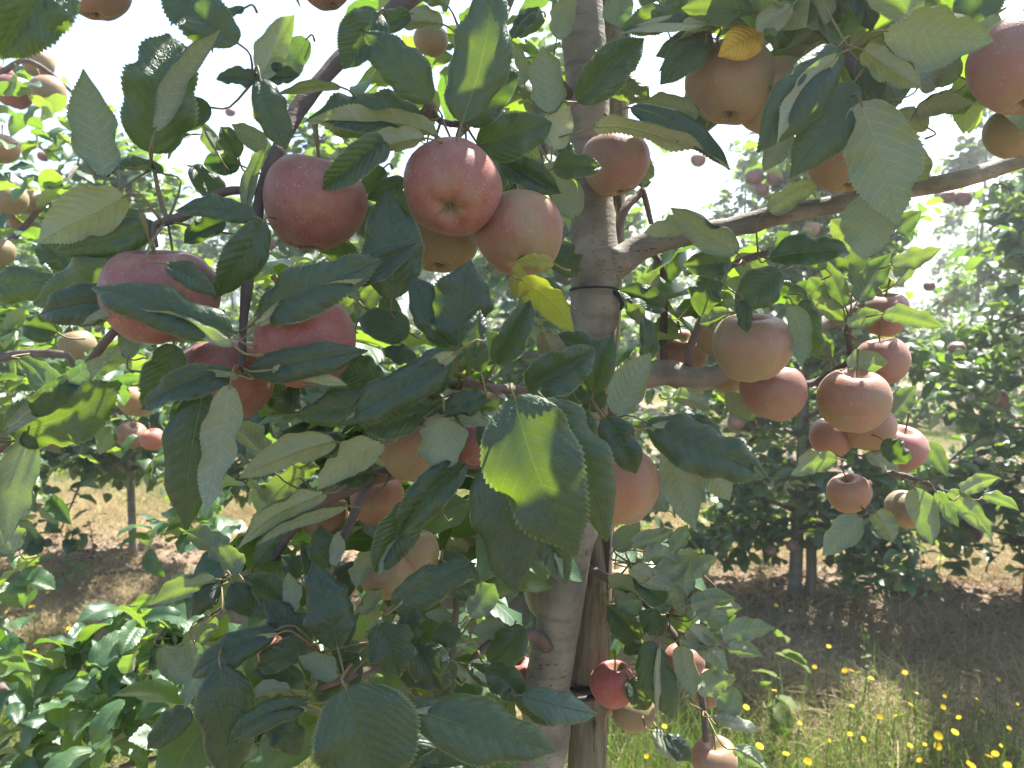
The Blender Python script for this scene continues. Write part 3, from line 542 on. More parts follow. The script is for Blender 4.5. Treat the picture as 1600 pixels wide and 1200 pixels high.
# leaves of the near tree: base x, y, tip x, y, width (photo px), depth, roll, [fold, bend, dz]
Y_ = (0.42, 0.36, 0.03, 0.25); YD = (0.40, 0.27, 0.04, 0.25); PALE = (0.42, 0.46, 0.30, 0.35); BRN = (0.16, 0.08, 0.04, 0.15)
Z_ = [
 # upper left
 (100,-40,0,92,125,.50,0), (372,68,255,-25,84,.60,15), (383,12,332,84,34,.62,50), (238,240,262,52,118,.60,0,10,60), (242,206,345,46,56,.57,155,12,30), (330,168,244,192,56,.63,10),
 (164,278,130,108,84,.58,172,10,30), (196,306,60,380,84,.56,160,14,30), (256,272,168,262,46,.60,55), (245,352,86,392,74,.585,8,12,20), (402,340,275,330,46,.58,25), (352,345,288,380,42,.60,10),
 (407,124,447,234,72,.58,0,14,20), (408,128,338,124,36,.61,35), (407,122,460,24,58,.60,150), (408,120,468,118,46,.62,20), (412,346,336,466,66,.58,-15,12,45), (385,328,416,230,34,.62,152),
 (342,242,312,188,34,.66,170), (373,246,345,198,42,.66,5), (422,238,362,194,46,.64,158), (375,258,318,256,42,.68,10), (532,136,430,148,34,.62,128), (300,210,262,250,24,.68,60),
 # upper middle
 (658,182,478,188,84,.63,38,14,40), (686,214,482,188,62,.61,132,16,35), (592,20,537,108,78,.62,8), (675,158,566,48,84,.61,0,12,30), (722,192,768,-40,112,.60,0,10,25), (730,196,802,92,66,.63,5),
 (860,178,848,72,76,.68,178,10,20), (745,226,862,192,76,.66,0), (862,232,890,166,54,.66,170,20,60,0,(.45,.48,.30,.2)), (782,250,876,302,60,.68,10), (600,220,504,296,66,.59,6), (664,216,558,268,56,.585,150),
 (652,215,508,200,56,.66,15), (692,38,622,40,44,.67,150), (640,22,584,50,44,.67,10), (676,162,655,202,26,.64,0,30,70,0,BRN), (612,468,603,296,100,.60,0,8,15), (632,280,572,312,40,.66,15), (600,262,562,302,42,.67,0),
 (902,160,1006,60,74,.72,0), (1080,12,968,46,56,.68,12), (1114,40,970,52,46,.68,50,18,40,0,PALE), (1114,60,1025,88,48,.69,15), (1098,68,1032,132,64,.68,5), (1094,180,1000,158,52,.70,150),
 (925,200,1140,264,70,.66,118,22,45), (985,168,1140,266,58,.67,35), (865,262,940,262,48,.70,20), (1002,292,1016,246,40,.80,170), (890,255,870,180,30,.74,30),
 (800,60,842,10,50,.75,60), (700,10,640,-20,50,.66,150), (845,20,812,60,40,.78,20), (870,60,900,-10,46,.80,160), (820,130,790,60,40,.80,165),
 # upper right
 (1310,72,1183,238,104,.60,0,10,25), (1312,84,1214,228,40,.585,142), (1335,128,1234,278,92,.61,0,12,25), (1192,50,1122,88,60,.67,10,18,30,0,(.62,.40,.03,.0)), (1236,202,1192,268,50,.66,176,12,20),
 (1200,330,1282,284,50,.78,165), (1152,396,1048,324,74,.70,150,12,25), (1086,352,1006,364,36,.72,158), (1344,158,1402,350,112,.60,176,8,12), (1362,298,1352,408,78,.64,174,10,12), (1380,48,1552,64,118,.52,168,8,18),
 (1348,78,1440,138,66,.60,158), (1437,132,1508,74,66,.64,172), (1430,176,1524,162,50,.66,148), (1345,96,1378,158,52,.64,5), (1374,112,1408,162,38,.68,170), (1238,8,1182,48,52,.64,176), (1340,-30,1362,48,56,.66,0),
 (1176,18,1064,14,56,.66,12), (1430,40,1340,-40,90,.60,150), (1500,40,1560,-30,70,.60,20), (1290,40,1240,-40,70,.66,172), (1260,120,1290,60,40,.70,170), (1450,200,1390,190,50,.72,165), (1040,30,1000,-40,60,.72,10), (1140,-10,1100,-70,60,.7,170),
 (960,40,985,-30,52,.78,170),
 # left middle
 (-30,446,100,438,72,.62,10,12,30), (244,414,52,476,96,.60,10,12,35), (262,412,338,462,52,.54,12), (204,470,62,492,70,.58,0), (364,524,142,450,96,.51,14,16,45), (366,540,220,482,36,.495,150,14,30), (190,492,128,508,32,.55,150),
 (90,520,36,508,54,.70,8), (14,676,190,598,106,.60,-12,10,30), (4,676,184,546,40,.585,176,10,20), (46,672,8,850,68,.60,170,10,25), (272,538,224,640,68,.58,-8), (368,585,220,640,56,.55,20), (374,587,238,638,34,.54,150),
 (318,606,290,828,112,.55,8,10,40), (360,600,320,802,68,.53,172,10,30), (388,580,575,548,70,.555,10,16,35), (424,578,542,602,30,.545,155), (403,496,598,406,86,.565,22,14,50), (402,508,568,436,34,.55,150,12,40), (640,628,456,652,80,.60,10,14,40),
 (-20,690,60,640,50,.66,10), (30,560,70,600,34,.75,150), (270,560,300,640,40,.66,150), (200,560,196,480,40,.70,170),
 # centre
 (708,558,532,662,84,.555,8,12,45), (714,550,540,656,42,.545,150,10,40), (702,542,640,430,72,.575,0,14,30), (556,444,650,380,52,.585,20), (716,542,736,406,118,.565,0,8,25), (752,582,750,484,54,.55,-18), (775,568,828,470,66,.58,0),
 (866,412,804,410,34,.60,20,20,40,0,Y_), (812,436,896,518,60,.575,165,18,40,0,(.42,.46,.03,.15)), (812,466,808,410,36,.58,160,18,30,0,Y_), (848,520,880,592,48,.585,175,28,40,0,(.26,.22,.13,.15)), (824,604,930,544,82,.585,0), (935,560,872,522,50,.62,5), (928,612,958,522,58,.62,0),
 (803,618,900,868,158,.52,-4,10,30), (850,622,948,846,108,.545,0,10,25), (768,722,806,928,136,.535,4,9,20), (838,784,884,914,66,.56,10), (832,800,880,905,30,.55,150), (694,642,684,740,104,.56,176,10,25), (696,648,774,668,34,.56,150), (752,662,772,730,46,.585,8),
 (760,622,676,642,52,.565,8), (700,586,636,610,52,.585,5), (650,560,598,545,40,.62,8), (684,640,570,676,70,.575,8), (524,690,374,748,70,.59,148), (600,692,496,766,74,.585,150), (464,604,432,644,40,.66,175), (560,500,600,440,40,.70,170), (560,470,520,440,44,.70,172),
 (620,520,600,460,40,.70,10), (940,700,1010,660,40,.68,170), (962,650,1016,552,68,.66,178,12,20), (1010,660,1200,744,96,.62,14,14,30), (1014,668,1192,744,36,.61,150), (944,652,994,740,66,.60,5,20,50), (1046,694,1086,828,64,.68,176,12,25), (1096,714,1140,782,50,.68,176),
 (1012,566,1004,494,42,.70,30), (1218,424,1148,482,78,.74,5,18,50), (1160,468,1168,520,36,.70,0,20,50), (1142,410,1068,414,50,.76,10), (1112,430,1094,494,56,.76,5), (1038,482,966,454,52,.80,30), (1238,474,1252,574,44,.72,176), (1255,468,1278,560,50,.76,5),
 (1202,404,1328,396,56,.76,30), (1000,470,1030,420,40,.86,170), (980,470,1012,510,36,.84,165), (1140,488,1092,506,40,.76,175), (940,640,900,590,50,.64,10), (1060,650,1130,690,46,.72,20), (1050,620,1110,640,40,.74,150), (870,640,930,700,60,.58,5),
 # right cluster
 (1356,388,1298,344,46,.84,172), (1340,470,1392,396,56,.84,176), (1336,444,1344,370,36,.86,172), (1392,412,1472,388,42,.84,168), (1318,482,1276,404,34,.86,170), (1290,470,1264,434,34,.88,172), (1322,505,1382,490,44,.84,172), (1380,490,1474,512,40,.84,155),
 (1320,500,1270,468,38,.86,165), (1374,445,1426,432,34,.92,160), (1325,574,1388,566,50,.80,165,24,50), (1390,652,1432,602,40,.86,172), (1308,716,1236,742,46,.82,150), (1380,688,1418,724,42,.82,5), (1352,712,1406,736,36,.86,40,18,30,0,PALE), (1346,806,1285,868,50,.84,172,12,20),
 (1370,800,1394,848,46,.86,172), (1428,762,1456,852,46,.84,176), (1462,768,1498,824,34,.84,172), (1482,768,1550,838,42,.86,170), (1500,772,1562,746,34,.86,150), (1535,776,1592,798,30,.88,150), (1262,474,1212,440,44,.86,8), (1178,656,1132,612,40,.84,176), (1300,560,1260,520,40,.92,170),
 (1360,560,1310,600,36,.92,10), (1440,690,1480,745,34,.9,170), (1290,420,1250,380,40,.86,172), (1400,360,1440,330,40,.9,170), (1240,400,1216,360,36,.86,170), (1390,560,1372,500,30,.94,170),
 # lower left
 (337,905,233,946,58,.64,148), (374,898,342,848,44,.66,168), (343,915,300,962,44,.64,20), (364,910,392,964,56,.63,0), (484,1002,412,938,66,.60,5), (455,960,450,894,34,.60,160), (528,1014,488,878,102,.55,0,10,25), (430,985,298,1060,70,.58,18), (432,992,310,1062,30,.572,150),
 (302,1000,288,1108,42,.62,150), (334,962,290,1028,48,.64,150), (344,1040,362,1222,104,.56,0,10,20), (480,1098,354,1162,58,.555,22), (482,1106,372,1160,28,.548,150), (454,1080,384,1092,38,.57,132), (372,1128,344,1080,38,.60,150), (476,1062,392,1048,52,.59,8), (480,1008,402,1042,50,.585,15),
 (530,1056,466,1026,54,.565,162), (642,782,586,894,78,.58,-8), (640,840,592,898,34,.572,160), (612,948,744,880,72,.55,4,14,30), (620,948,742,905,26,.545,150), (512,888,500,820,50,.61,5), (520,885,528,830,26,.60,160), (510,770,372,858,58,.60,145), (542,790,402,852,40,.60,130), (585,738,522,756,44,.64,8),
 (726,722,622,838,76,.57,6), (592,974,624,1056,88,.57,3), (640,944,644,1024,56,.60,0), (720,996,670,990,48,.62,5), (682,1050,625,1062,48,.60,10), (710,1062,640,1018,54,.61,5), (540,1074,604,1246,168,.50,0,10,25), (638,1106,868,1174,112,.52,14,14,30), (642,1114,800,1196,36,.51,150),
 (650,1200,770,1186,60,.55,10), (815,1086,934,1116,72,.62,10,12,40,0,(.20,.30,.26,.72)), (706,966,664,960,28,.66,165), (732,1038,782,1072,42,.66,15), (734,962,772,912,48,.68,176), (790,980,740,985,40,.72,172), (764,1040,820,1092,56,.64,5), (470,730,420,800,50,.66,150), (440,720,380,690,50,.68,148),
 (400,880,440,830,40,.70,160), (590,1120,650,1060,30,.66,150), (470,900,440,870,40,.66,8), (560,960,600,920,40,.64,150), (700,880,740,930,40,.64,10), (420,1120,470,1180,60,.60,5), (400,1160,330,1200,50,.62,150), (680,1030,700,1100,50,.64,8), (800,1130,850,1200,50,.60,150), (500,930,470,850,36,.66,10),
 (580,860,556,920,40,.64,150), (450,760,500,730,40,.68,150), (520,1020,560,960,38,.62,12), (560,800,600,850,30,.70,165),
 # lower right branch
 (986,850,1052,828,36,.80,168), (1005,862,1062,880,38,.80,172), (984,888,1060,922,44,.79,172), (1070,930,1072,880,34,.80,176), (1078,945,1150,936,42,.79,170), (1102,940,1136,988,46,.80,176), (1076,982,1138,1048,48,.78,172), (1128,996,1210,982,38,.79,168), (1138,1012,1192,1026,32,.79,160),
 (1108,1014,1126,1060,32,.80,172), (1000,932,950,900,46,.82,150), (1040,940,988,900,46,.81,5), (1038,984,998,955,42,.81,8), (1000,1000,948,945,60,.84,5), (1008,1002,1052,1124,80,.77,4), (1030,1010,1022,1120,26,.765,60,10,20,0,PALE), (1064,1008,1086,1092,44,.76,170), (1132,1118,1150,1074,42,.80,176),
 (1116,1120,1186,1142,36,.80,40,18,30,0,PALE), (1020,1142,1062,1196,42,.80,40,18,30,0,PALE), (1148,1170,1200,1206,36,.80,172), (1054,922,1080,970,34,.80,174), (984,1060,1012,1110,42,.82,5), (1004,1008,974,1020,30,.80,30), (960,860,1000,815,40,.84,170), (1100,1000,1150,960,30,.82,170), (1080,900,1120,870,34,.82,172),
 (1050,860,1075,820,30,.84,172), (970,990,1010,1040,36,.84,172), (1040,1150,1080,1190,40,.80,20),
 # fuller middle and bottom
 (650,1010,690,1080,70,.60,5), (560,1020,500,1100,80,.62,10), (400,1120,330,1180,80,.63,8), (450,960,380,900,60,.64,12), (360,870,290,830,56,.68,150), (420,720,350,660,60,.66,150), (330,690,270,640,60,.70,10), (470,640,400,600,56,.66,20),
 (540,690,460,720,60,.64,30), (700,1180,620,1210,80,.56,10), (300,1110,230,1170,60,.68,12), (250,1010,300,1070,60,.72,155), (820,980,760,1050,60,.72,8), (880,1120,800,1090,60,.64,15), (560,880,500,950,56,.68,10), (690,800,650,760,60,.66,5),
 (330,580,270,700,60,.66,-10), (300,260,350,330,50,.68,20), (450,300,400,240,56,.68,160), (500,360,560,430,60,.68,10), (560,330,600,380,60,.70,0), (640,300,600,350,50,.70,10), (900,430,860,380,60,.82,10), (880,470,820,440,60,.76,8),
 (640,520,560,500,60,.66,20), (600,600,520,580,60,.64,15), (860,560,900,640,70,.70,5), (1000,740,1040,800,60,.78,172), (1060,760,1000,800,50,.80,150), (740,330,790,250,60,.74,5), (900,340,860,260,56,.80,165), (940,120,1020,160,60,.78,30),
 (480,60,440,130,50,.72,160), (220,330,170,400,60,.68,20), (120,420,60,380,60,.68,20), (100,620,40,560,60,.80,160), (200,560,130,590,50,.74,150), (30,860,-20,800,60,.70,160), (1290,130,1260,200,60,.74,5), (1400,230,1450,280,60,.74,172),
 (1500,120,1440,90,60,.70,170), (1120,160,1060,220,60,.78,20), (1200,20,1260,90,60,.76,174), (1420,10,1480,60,70,.66,172), (1560,20,1500,80,60,.66,170), (740,930,690,860,60,.70,8),
 (1070,400,1010,450,50,.90,172), (1130,470,1190,440,50,.88,168), (1270,440,1230,490,46,.90,172), (1340,420,1300,380,46,.90,172), (1400,440,1440,400,44,.90,168), (1060,510,1000,540,48,.90,160), (1260,520,1300,560,46,.92,174), (1150,400,1210,440,50,.86,170),
 (1020,900,1080,870,46,.80,170), (1090,960,1160,950,44,.80,168), (1060,1000,1120,1010,42,.79,172), (1000,960,960,920,50,.82,170), (1090,1080,1150,1060,42,.80,168), (1060,1060,1010,1080,50,.82,170), (960,940,1010,970,46,.86,172), (1100,900,1060,860,40,.84,170),
]
for t in Z_: hand_leaf(tree, *t)
print('hand leaves', len(Z_))

# rest of the crown: inner leaves, and unseen ones above the frame placed for shade
def box_items(boxes, rs, size=(0.065, 0.10), nmesh=12, out=None):
    it = []
    for (x0, y0, x1, y1, d0, d1, n) in boxes:
        for _ in range(n):
            # clustered on spurs
            c = P(rs.uniform(x0, x1), rs.uniform(y0, y1), rs.uniform(d0, d1))
            for q in range(rs.randint(4, 7)):
                p = c + Vector((rs.gauss(0, .022), rs.gauss(0, .022), rs.gauss(0, .022)))
                it.append((p, rand_rot(rs, out), rs.uniform(*size), rs.randrange(nmesh)))
    return it
rs = random.Random(5)
fill = box_items([(400, 440, 880, 700, .78, 1.0, 15), (330, 760, 800, 1180, .74, 1.0, 28), (960, 880, 1020, 1080, .92, 1.0, 2), (1020, 430, 1110, 500, .88, .95, 2), (760, 90, 880, 420, .9, 1.1, 5), (1080, -60, 1600, 130, .68, .86, 16), (560, -60, 900, 160, .95, 1.2, 11), (480, 620, 700, 720, .72, .9, 4)], rs)
above = box_items([(-300, -900, 700, -60, .62, 1.0, 34), (700, -1200, 1100, -80, .62, 1.1, 18), (1100, -700, 1700, -120, .6, .85, 8)], random.Random(8))
above = [t for t in above if pix(t[0])[1] < -70 * 0.6 / max(pix(t[0])[2], .3) - 10]
room = max(0, 298 - len(Z_)); rs.shuffle(fill)
fill.sort(key=lambda t: pix(t[0])[2])
leaves_to_objects(tree, fill[:room], MIDME)
leaves_to_stuff(tree, fill[room:] + above, MSTUFF, M_leaf_lit)

# ------------------------------------------------------------ support post and ties
post = empty('wooden_post', (P(917, 1200, .895).x, P(917, 1200, .895).y, 0))
tag(post, 'round weathered wooden support post standing behind the grey trunk', 'post')
p0, p1 = P(917, 1200, .895), P(962, -40, .905); ex = (p1 - p0).normalized()
tube('shaft', [p0 - ex * (p0.z + .1) / ex.z, p0 - ex * .3, p0, p0 + ex * .4, p1, p1 + ex * .35], [.0235, .0228, .0222, .0212, .0200, .0195], M_post, post, n=8, sides=22, rough=0.02, seed=40)
post.children[0].location = (0, 0, 0)
# lower rubber tie: loops round post and trunk with a knot on the right
def ring_pts(c, ax, a_, b_, n=18, tilt=0.0):
    x = ax.orthogonal().normalized(); x = (RT - ax * RT.dot(ax)).normalized(); y = ax.cross(x)
    return [c + x * math.cos(6.2832 * k / n) * a_ + y * math.sin(6.2832 * k / n) * b_ + ax * tilt * math.cos(6.2832 * k / n) for k in range(n + 1)]
tie = empty('tree_tie', P(920, 1068, .88)); tag(tie, 'black rubber tie knotted around the wooden post beside the trunk', 'tree tie')
c = P(921, 1066, .8985); rp = ring_pts(c, ex, .0262, .0262, tilt=0.002)
tube('band', rp, [.0042] * len(rp), M_rubber, tie, n=2, sides=8)
rp = ring_pts(P(893, 1072, .885), ex, .047, .040, tilt=0.004)
tube('band', rp, [.0036] * len(rp), M_rubber, tie, n=2, sides=8)
tube('knot', [P(938, 1058, .868), P(946, 1052, .866), P(950, 1064, .865), P(943, 1072, .867), P(938, 1060, .868)], [.004, .006, .006, .0055, .004], M_rubber, tie, n=4, sides=8)
tube('strap_end', [P(946, 1060, .866), P(951, 1072, .864), P(953, 1086, .864)], [.0045, .0042, .003], M_rubber, tie, n=4, sides=8)
tw = empty('tie_band', P(928, 452, .85)); tag(tw, 'thin black band wrapped around the grey trunk just below the upper limb', 'tree tie')
axt = (P(925, 400, .85) - P(928, 500, .85)).normalized(); rp = ring_pts(P(928, 453, .85), axt, .0263, .0263, tilt=-0.001)
tube('band', rp, [.0012] * len(rp), M_rubber, tw, n=2, sides=6)
tube('hook', [P(958, 455, .835), P(966, 462, .832), P(972, 474, .832), P(970, 484, .834)], [.0022, .0028, .0026, .0014], M_rubber, tw, n=4, sides=6)

# ------------------------------------------------------------ apples of the near tree
RED = (0.20, 0.050, 0.048); PINK = (0.29, 0.125, 0.09); ORG = (0.33, 0.15, 0.07)
S = apple
S(492, 318, 81, .63, 'large red apple left of the centre cluster, one leaf over its upper right', .95, RED, (0.15, .05, 1))
S(707, 294, 77, .625, 'red apple whose dried calyx faces the camera, top of the centre cluster', .86, (0.237, 0.054, 0.050), (0.0, .80, .62))
S(812, 366, 70, .66, 'red and green apple just right of the one with its calyx in view', .66, (0.252, 0.059, 0.050), (-.1, .55, .8))
S(688, 372, 61, .715, 'dull green and brown apple tucked behind the apple with the visible calyx', .35, (0.230, 0.070, 0.050), (0, .4, 1))
S(250, 462, 87, .585, 'large red apple at left almost covered by a broad glossy leaf', .93, RED, (0.0, -.12, 1))
S(477, 535, 80, .60, 'large red apple between two dark leaves, below the big apple at upper left', .97, (0.252, 0.049, 0.045), (-.3, .0, 1))
S(351, 590, 74, .63, 'dark red and brown apple behind the thin vertical twig at left centre', .78, (0.230, 0.055, 0.040), (0.1, .05, 1))
S(963, 256, 53, .79, 'red apple hanging in front of the trunk top, green around its calyx', .72, (0.244, 0.078, 0.070), (-.15, .12, 1))
S(1142, 128, 70, .73, 'pale brown-red apple below the yellow leaf at the upper right', .62, (0.252, 0.118, 0.080), (0.1, .2, 1))
S(1212, 150, 64, .74, 'pale pinkish apple behind a big blue-green leaf, right of the yellow leaf', .6, (0.320, 0.142, 0.100), (0, .2, 1))
S(1322, 246, 58, .76, 'brownish apple hanging just over the long right limb, left of a hanging pale leaf', .6, (0.266, 0.127, 0.080), (0, .3, 1))
S(1600, 100, 80, .60, 'big pinkish red apple cut by the right edge of the picture near the top', .75, (0.28, 0.11, 0.095), (0, .2, 1))
S(1588, 206, 47, .68, 'small yellow-green apple under the big apple at the right edge', .1, PINK)
S(1302, 8, 42, .76, 'pale apple cut by the top edge, above the spur at upper right', .4, (0.336, 0.190, 0.120))
S(1176, 543, 63, .75, 'brownish pink apple, upper one of the touching pair right of the trunk', .52, (0.320, 0.123, 0.080), (-.1, -.1, 1))
S(1208, 611, 50, .80, 'smaller brown-red apple, lower one of the touching pair right of the trunk', .8, (0.266, 0.108, 0.070), (0.2, 0, 1))
S(1124, 520, 40, .86, 'yellowish apple just behind the upper left of the touching pair', .12, PINK)
S(1138, 588, 30, .90, 'small green-yellow apple showing under the touching pair where the lower limb passes', .1, PINK)
S(1066, 552, 40, .93, 'sunlit pink apple behind the lower limb, with its stem hollow showing', .6, (0.400, 0.152, 0.100), (-.1, -.5, 1))
S(1333, 625, 54, .80, 'largest brownish pink apple at the front of the right cluster', .7, (0.320, 0.133, 0.080), (.02, -.25, 1))
S(1378, 563, 41, .87, 'apple behind a pale curled leaf at the upper right of the right cluster', .75, (0.320, 0.123, 0.090))
S(1380, 491, 38, .92, 'topmost apple of the right cluster, under a yellow-green leaf', .75, (0.281, 0.118, 0.090))
S(1299, 683, 34, .88, 'small pink apple at the lower left of the right cluster', .8, (0.352, 0.133, 0.100))
S(1357, 667, 42, .86, 'apple directly under the largest one of the right cluster', .7, (0.336, 0.142, 0.080))
S(1409, 701, 39, .88, 'pink apple at the far right of the right cluster, a dark leaf on its left', .85, (0.360, 0.114, 0.100))
S(1327, 771, 33, .88, 'small orange-pink apple hanging alone below the right cluster', .7, (0.368, 0.162, 0.080))
S(1417, 796, 33, .90, 'small yellow-orange apple behind leaves, lowest of the right cluster', .25, ORG)
S(960, 756, 70, .70, 'orange-pink apple in front of the post, half hidden by a big hanging leaf', .62, (0.368, 0.114, 0.070), (.1, .1, 1))
S(654, 700, 62, .64, 'orange apple behind the pale hanging leaf below the centre rosette', .55, (0.320, 0.085, 0.040), (0, .2, 1))
S(738, 688, 40, .66, 'dark red apple peeping out right of the pale hanging leaf in the centre', .9, RED)
S(590, 782, 42, .70, 'orange-red apple behind the forked twig below centre left', .6, (0.336, 0.095, 0.050))
S(505, 804, 38, .73, 'brown-orange apple under the dark branch, left of the forked twig', .55, (0.222, 0.078, 0.040))
S(640, 864, 46, .70, 'yellow-orange apple low in the middle behind a dark drooping leaf', .28, ORG, (0.1, .2, 1))
S(604, 896, 43, .68, 'orange apple touching the yellow-orange one low in the middle', .42, (0.336, 0.133, 0.060))
S(438, 1014, 37, .66, 'orange-red apple showing as a thin strip between leaves at lower left', .75, (0.360, 0.085, 0.040))
S(862, 930, 43, .905, 'green apple behind the left side of the leaning lower trunk', .02, PINK)
S(957, 1068, 35, .84, 'deep red apple right beside the post at the black tie', .98, (0.320, 0.038, 0.040), ry=41)
S(990, 1110, 35, .87, 'yellow-orange apple under the deep red one beside the post', .3, ORG)
S(1069, 1032, 31, .86, 'sunlit pinkish apple behind hanging leaves on the lower right branch', .7, (0.368, 0.133, 0.090))
S(1104, 1076, 30, .86, 'sunlit apple behind the thin brown twig, middle of the lower right branch', .5, (0.368, 0.152, 0.090))
S(1116, 1186, 36, .84, 'pale pink apple hanging at the end of the lower right branch, near the bottom edge', .6, (0.384, 0.190, 0.120), (0, -.2, 1))
S(815, 1050, 24, .92, 'small pink apple left of the lower trunk above the silvery leaf', .9, (0.336, 0.076, 0.080))
S(664, 1126, 38, .66, 'orange apple between the two big leaves at the bottom centre', .6, (0.320, 0.095, 0.050))
S(150, -18, 51, .66, 'pinkish grey apple cut by the top edge near the upper left corner', .7, (0.281, 0.118, 0.100), (0.05, .05, 1))
S(510, -24, 39, .70, 'red apple barely visible at the top edge above the upper left limb', .8, RED)
S(673, 63, 27, .80, 'small green apple among leaves near the top, left of the tall blue-green leaf', .1, PINK)
S(878, 300, 22, .95, 'pink sliver of an apple between the centre cluster and the trunk', .7, (0.336, 0.133, 0.100))
S(948, 1100, 18, .95, 'small green fruit beside the post below the tie', .05, PINK)
S(960, 905, 30, .92, 'shaded green apple close to the right side of the post', .1, PINK)
S(985, 148, 17, .98, 'small red apple high up just right of the trunk', .95, RED)

# ------------------------------------------------------------ neighbour tree at the left
ntree = empty('apple_tree', (-1.75, 1.95, 0)); tag(ntree, 'neighbouring apple tree whose leafy sunlit branches reach in from the left edge', 'apple tree', 'apple trees in rows')
tube('trunk', [(-1.75, 1.95, -.02), (-1.73, 1.94, .5), (-1.76, 1.93, 1.2), (-1.74, 1.95, 1.9), (-1.75, 1.95, 2.5)], [.035, .03, .026, .018, .008], M_bark, ntree, n=5, sides=14, rough=.02, seed=70, knots=4)
def nbr(pts, seed):
    pp = [Vector((-1.75, 1.95, pts[0]))] + [P(x, y, d) for (x, y, d) in pts[1:]]; n = len(pp)
    tube('branch', pp, [.013 * (1 - .75 * i / (n - 1)) for i in range(n)], M_twig, ntree, n=5, sides=8, rough=.05, seed=seed, knots=3)
nbr([1.5, (-160, 120, 1.9), (-20, 120, 1.75), (45, 95, 1.7), (120, 150, 1.8)], 71); nbr([1.15, (-150, 420, 1.8), (-20, 400, 1.6), (60, 330, 1.6), (120, 260, 1.7)], 72)
nbr([1.0, (-140, 600, 1.7), (-10, 560, 1.5), (90, 553, 1.4), (118, 570, 1.4), (170, 640, 1.5)], 73); nbr([.8, (-100, 900, 1.6), (20, 1100, 1.45), (130, 1120, 1.4), (205, 1060, 1.35), (218, 980, 1.35)], 74)
nbr([.75, (-120, 1100, 1.5), (0, 1180, 1.4), (120, 1210, 1.3), (260, 1180, 1.3)], 75); nbr([.95, (-120, 700, 1.9), (60, 640, 1.9), (160, 620, 1.9), (230, 680, 1.9)], 76)
rs = random.Random(21)
items = box_items([(0, 90, 150, 360, 1.5, 2.0, 20), (-60, 340, 130, 520, 1.3, 1.9, 16), (0, 500, 250, 720, 1.35, 2.0, 32), (-40, 700, 60, 930, 1.3, 1.8, 9), (215, 700, 340, 860, 1.5, 1.9, 9),
                   (-20, 1010, 330, 1210, 1.15, 1.5, 38), (150, 950, 300, 1040, 1.25, 1.5, 9), (-40, 1180, 360, 1300, 1.1, 1.5, 20), (330, 640, 480, 740, 1.6, 2.0, 5)], rs, (0.052, 0.080))
items += box_items([(-500, 100, -40, 1000, 1.5, 2.1, 10)], rs, (0.07, .1))
items = [t for t in items if not (150 < pix(t[0])[0] < 470 and pix(t[0])[1] < 330)]
vis = [t for t in items if in_view(t[0], 40)]; hid = [t for t in items if not in_view(t[0], 40)]
vis.sort(key=lambda t: pix(t[0])[2]); leaves_to_objects(ntree, vis[:298], MIDME); leaves_to_stuff(ntree, vis[298:] + hid, MSTUFF, M_leaf_lit)
gN = 'apples on the neighbouring tree at the left'
for (x, y, r, d, lab, b, c) in [
 (22, 143, 28, 1.65, 'shiny dark red apple at the left edge near the top, beside a paler orange one', .98, RED), (75, 146, 28, 1.62, 'orange-pink apple right of the dark red one near the upper left edge', .6, ORG),
 (3, 232, 26, 1.6, 'sunlit pale pink apple cut by the left edge, below the red and orange pair', .6, (0.5, .2, .14)), (14, 311, 27, 1.5, 'green apple cut by the left edge beside the pale veined leaf', .02, PINK),
 (48, 314, 22, 1.6, 'yellowish apple just right of the green apple at the left edge', .25, ORG), (33, 345, 18, 1.7, 'small pinkish apple below the green apple at the left edge', .6, PINK), (-2, 395, 24, 1.5, 'sunlit yellow apple cut by the left edge at mid height', .3, ORG),
 (60, 98, 24, 1.8, 'yellow-green apple above the orange-pink one at the upper left', .1, PINK), (3, 118, 18, 1.8, 'pink apple sliver above the dark red one at the upper left edge', .8, RED),
 (122, 541, 27, 1.5, 'bright yellow-orange apple behind the thin dark branch at left', .3, ORG), (214, 628, 27, 1.55, 'orange apple below the dark hanging leaf at left', .6, ORG), (205, 680, 23, 1.7, 'shaded red apple, left of two hanging side by side at left centre', .8, PINK),
 (238, 686, 19, 1.6, 'small bright pink apple, right of two hanging side by side at left centre', .8, (.5, .13, .09)), (90, 682, 22, 1.75, 'red-orange apple low under the big dark leaf at left', .8, ORG)]:
    S(x, y, r, d, lab, b, c, group=gN)

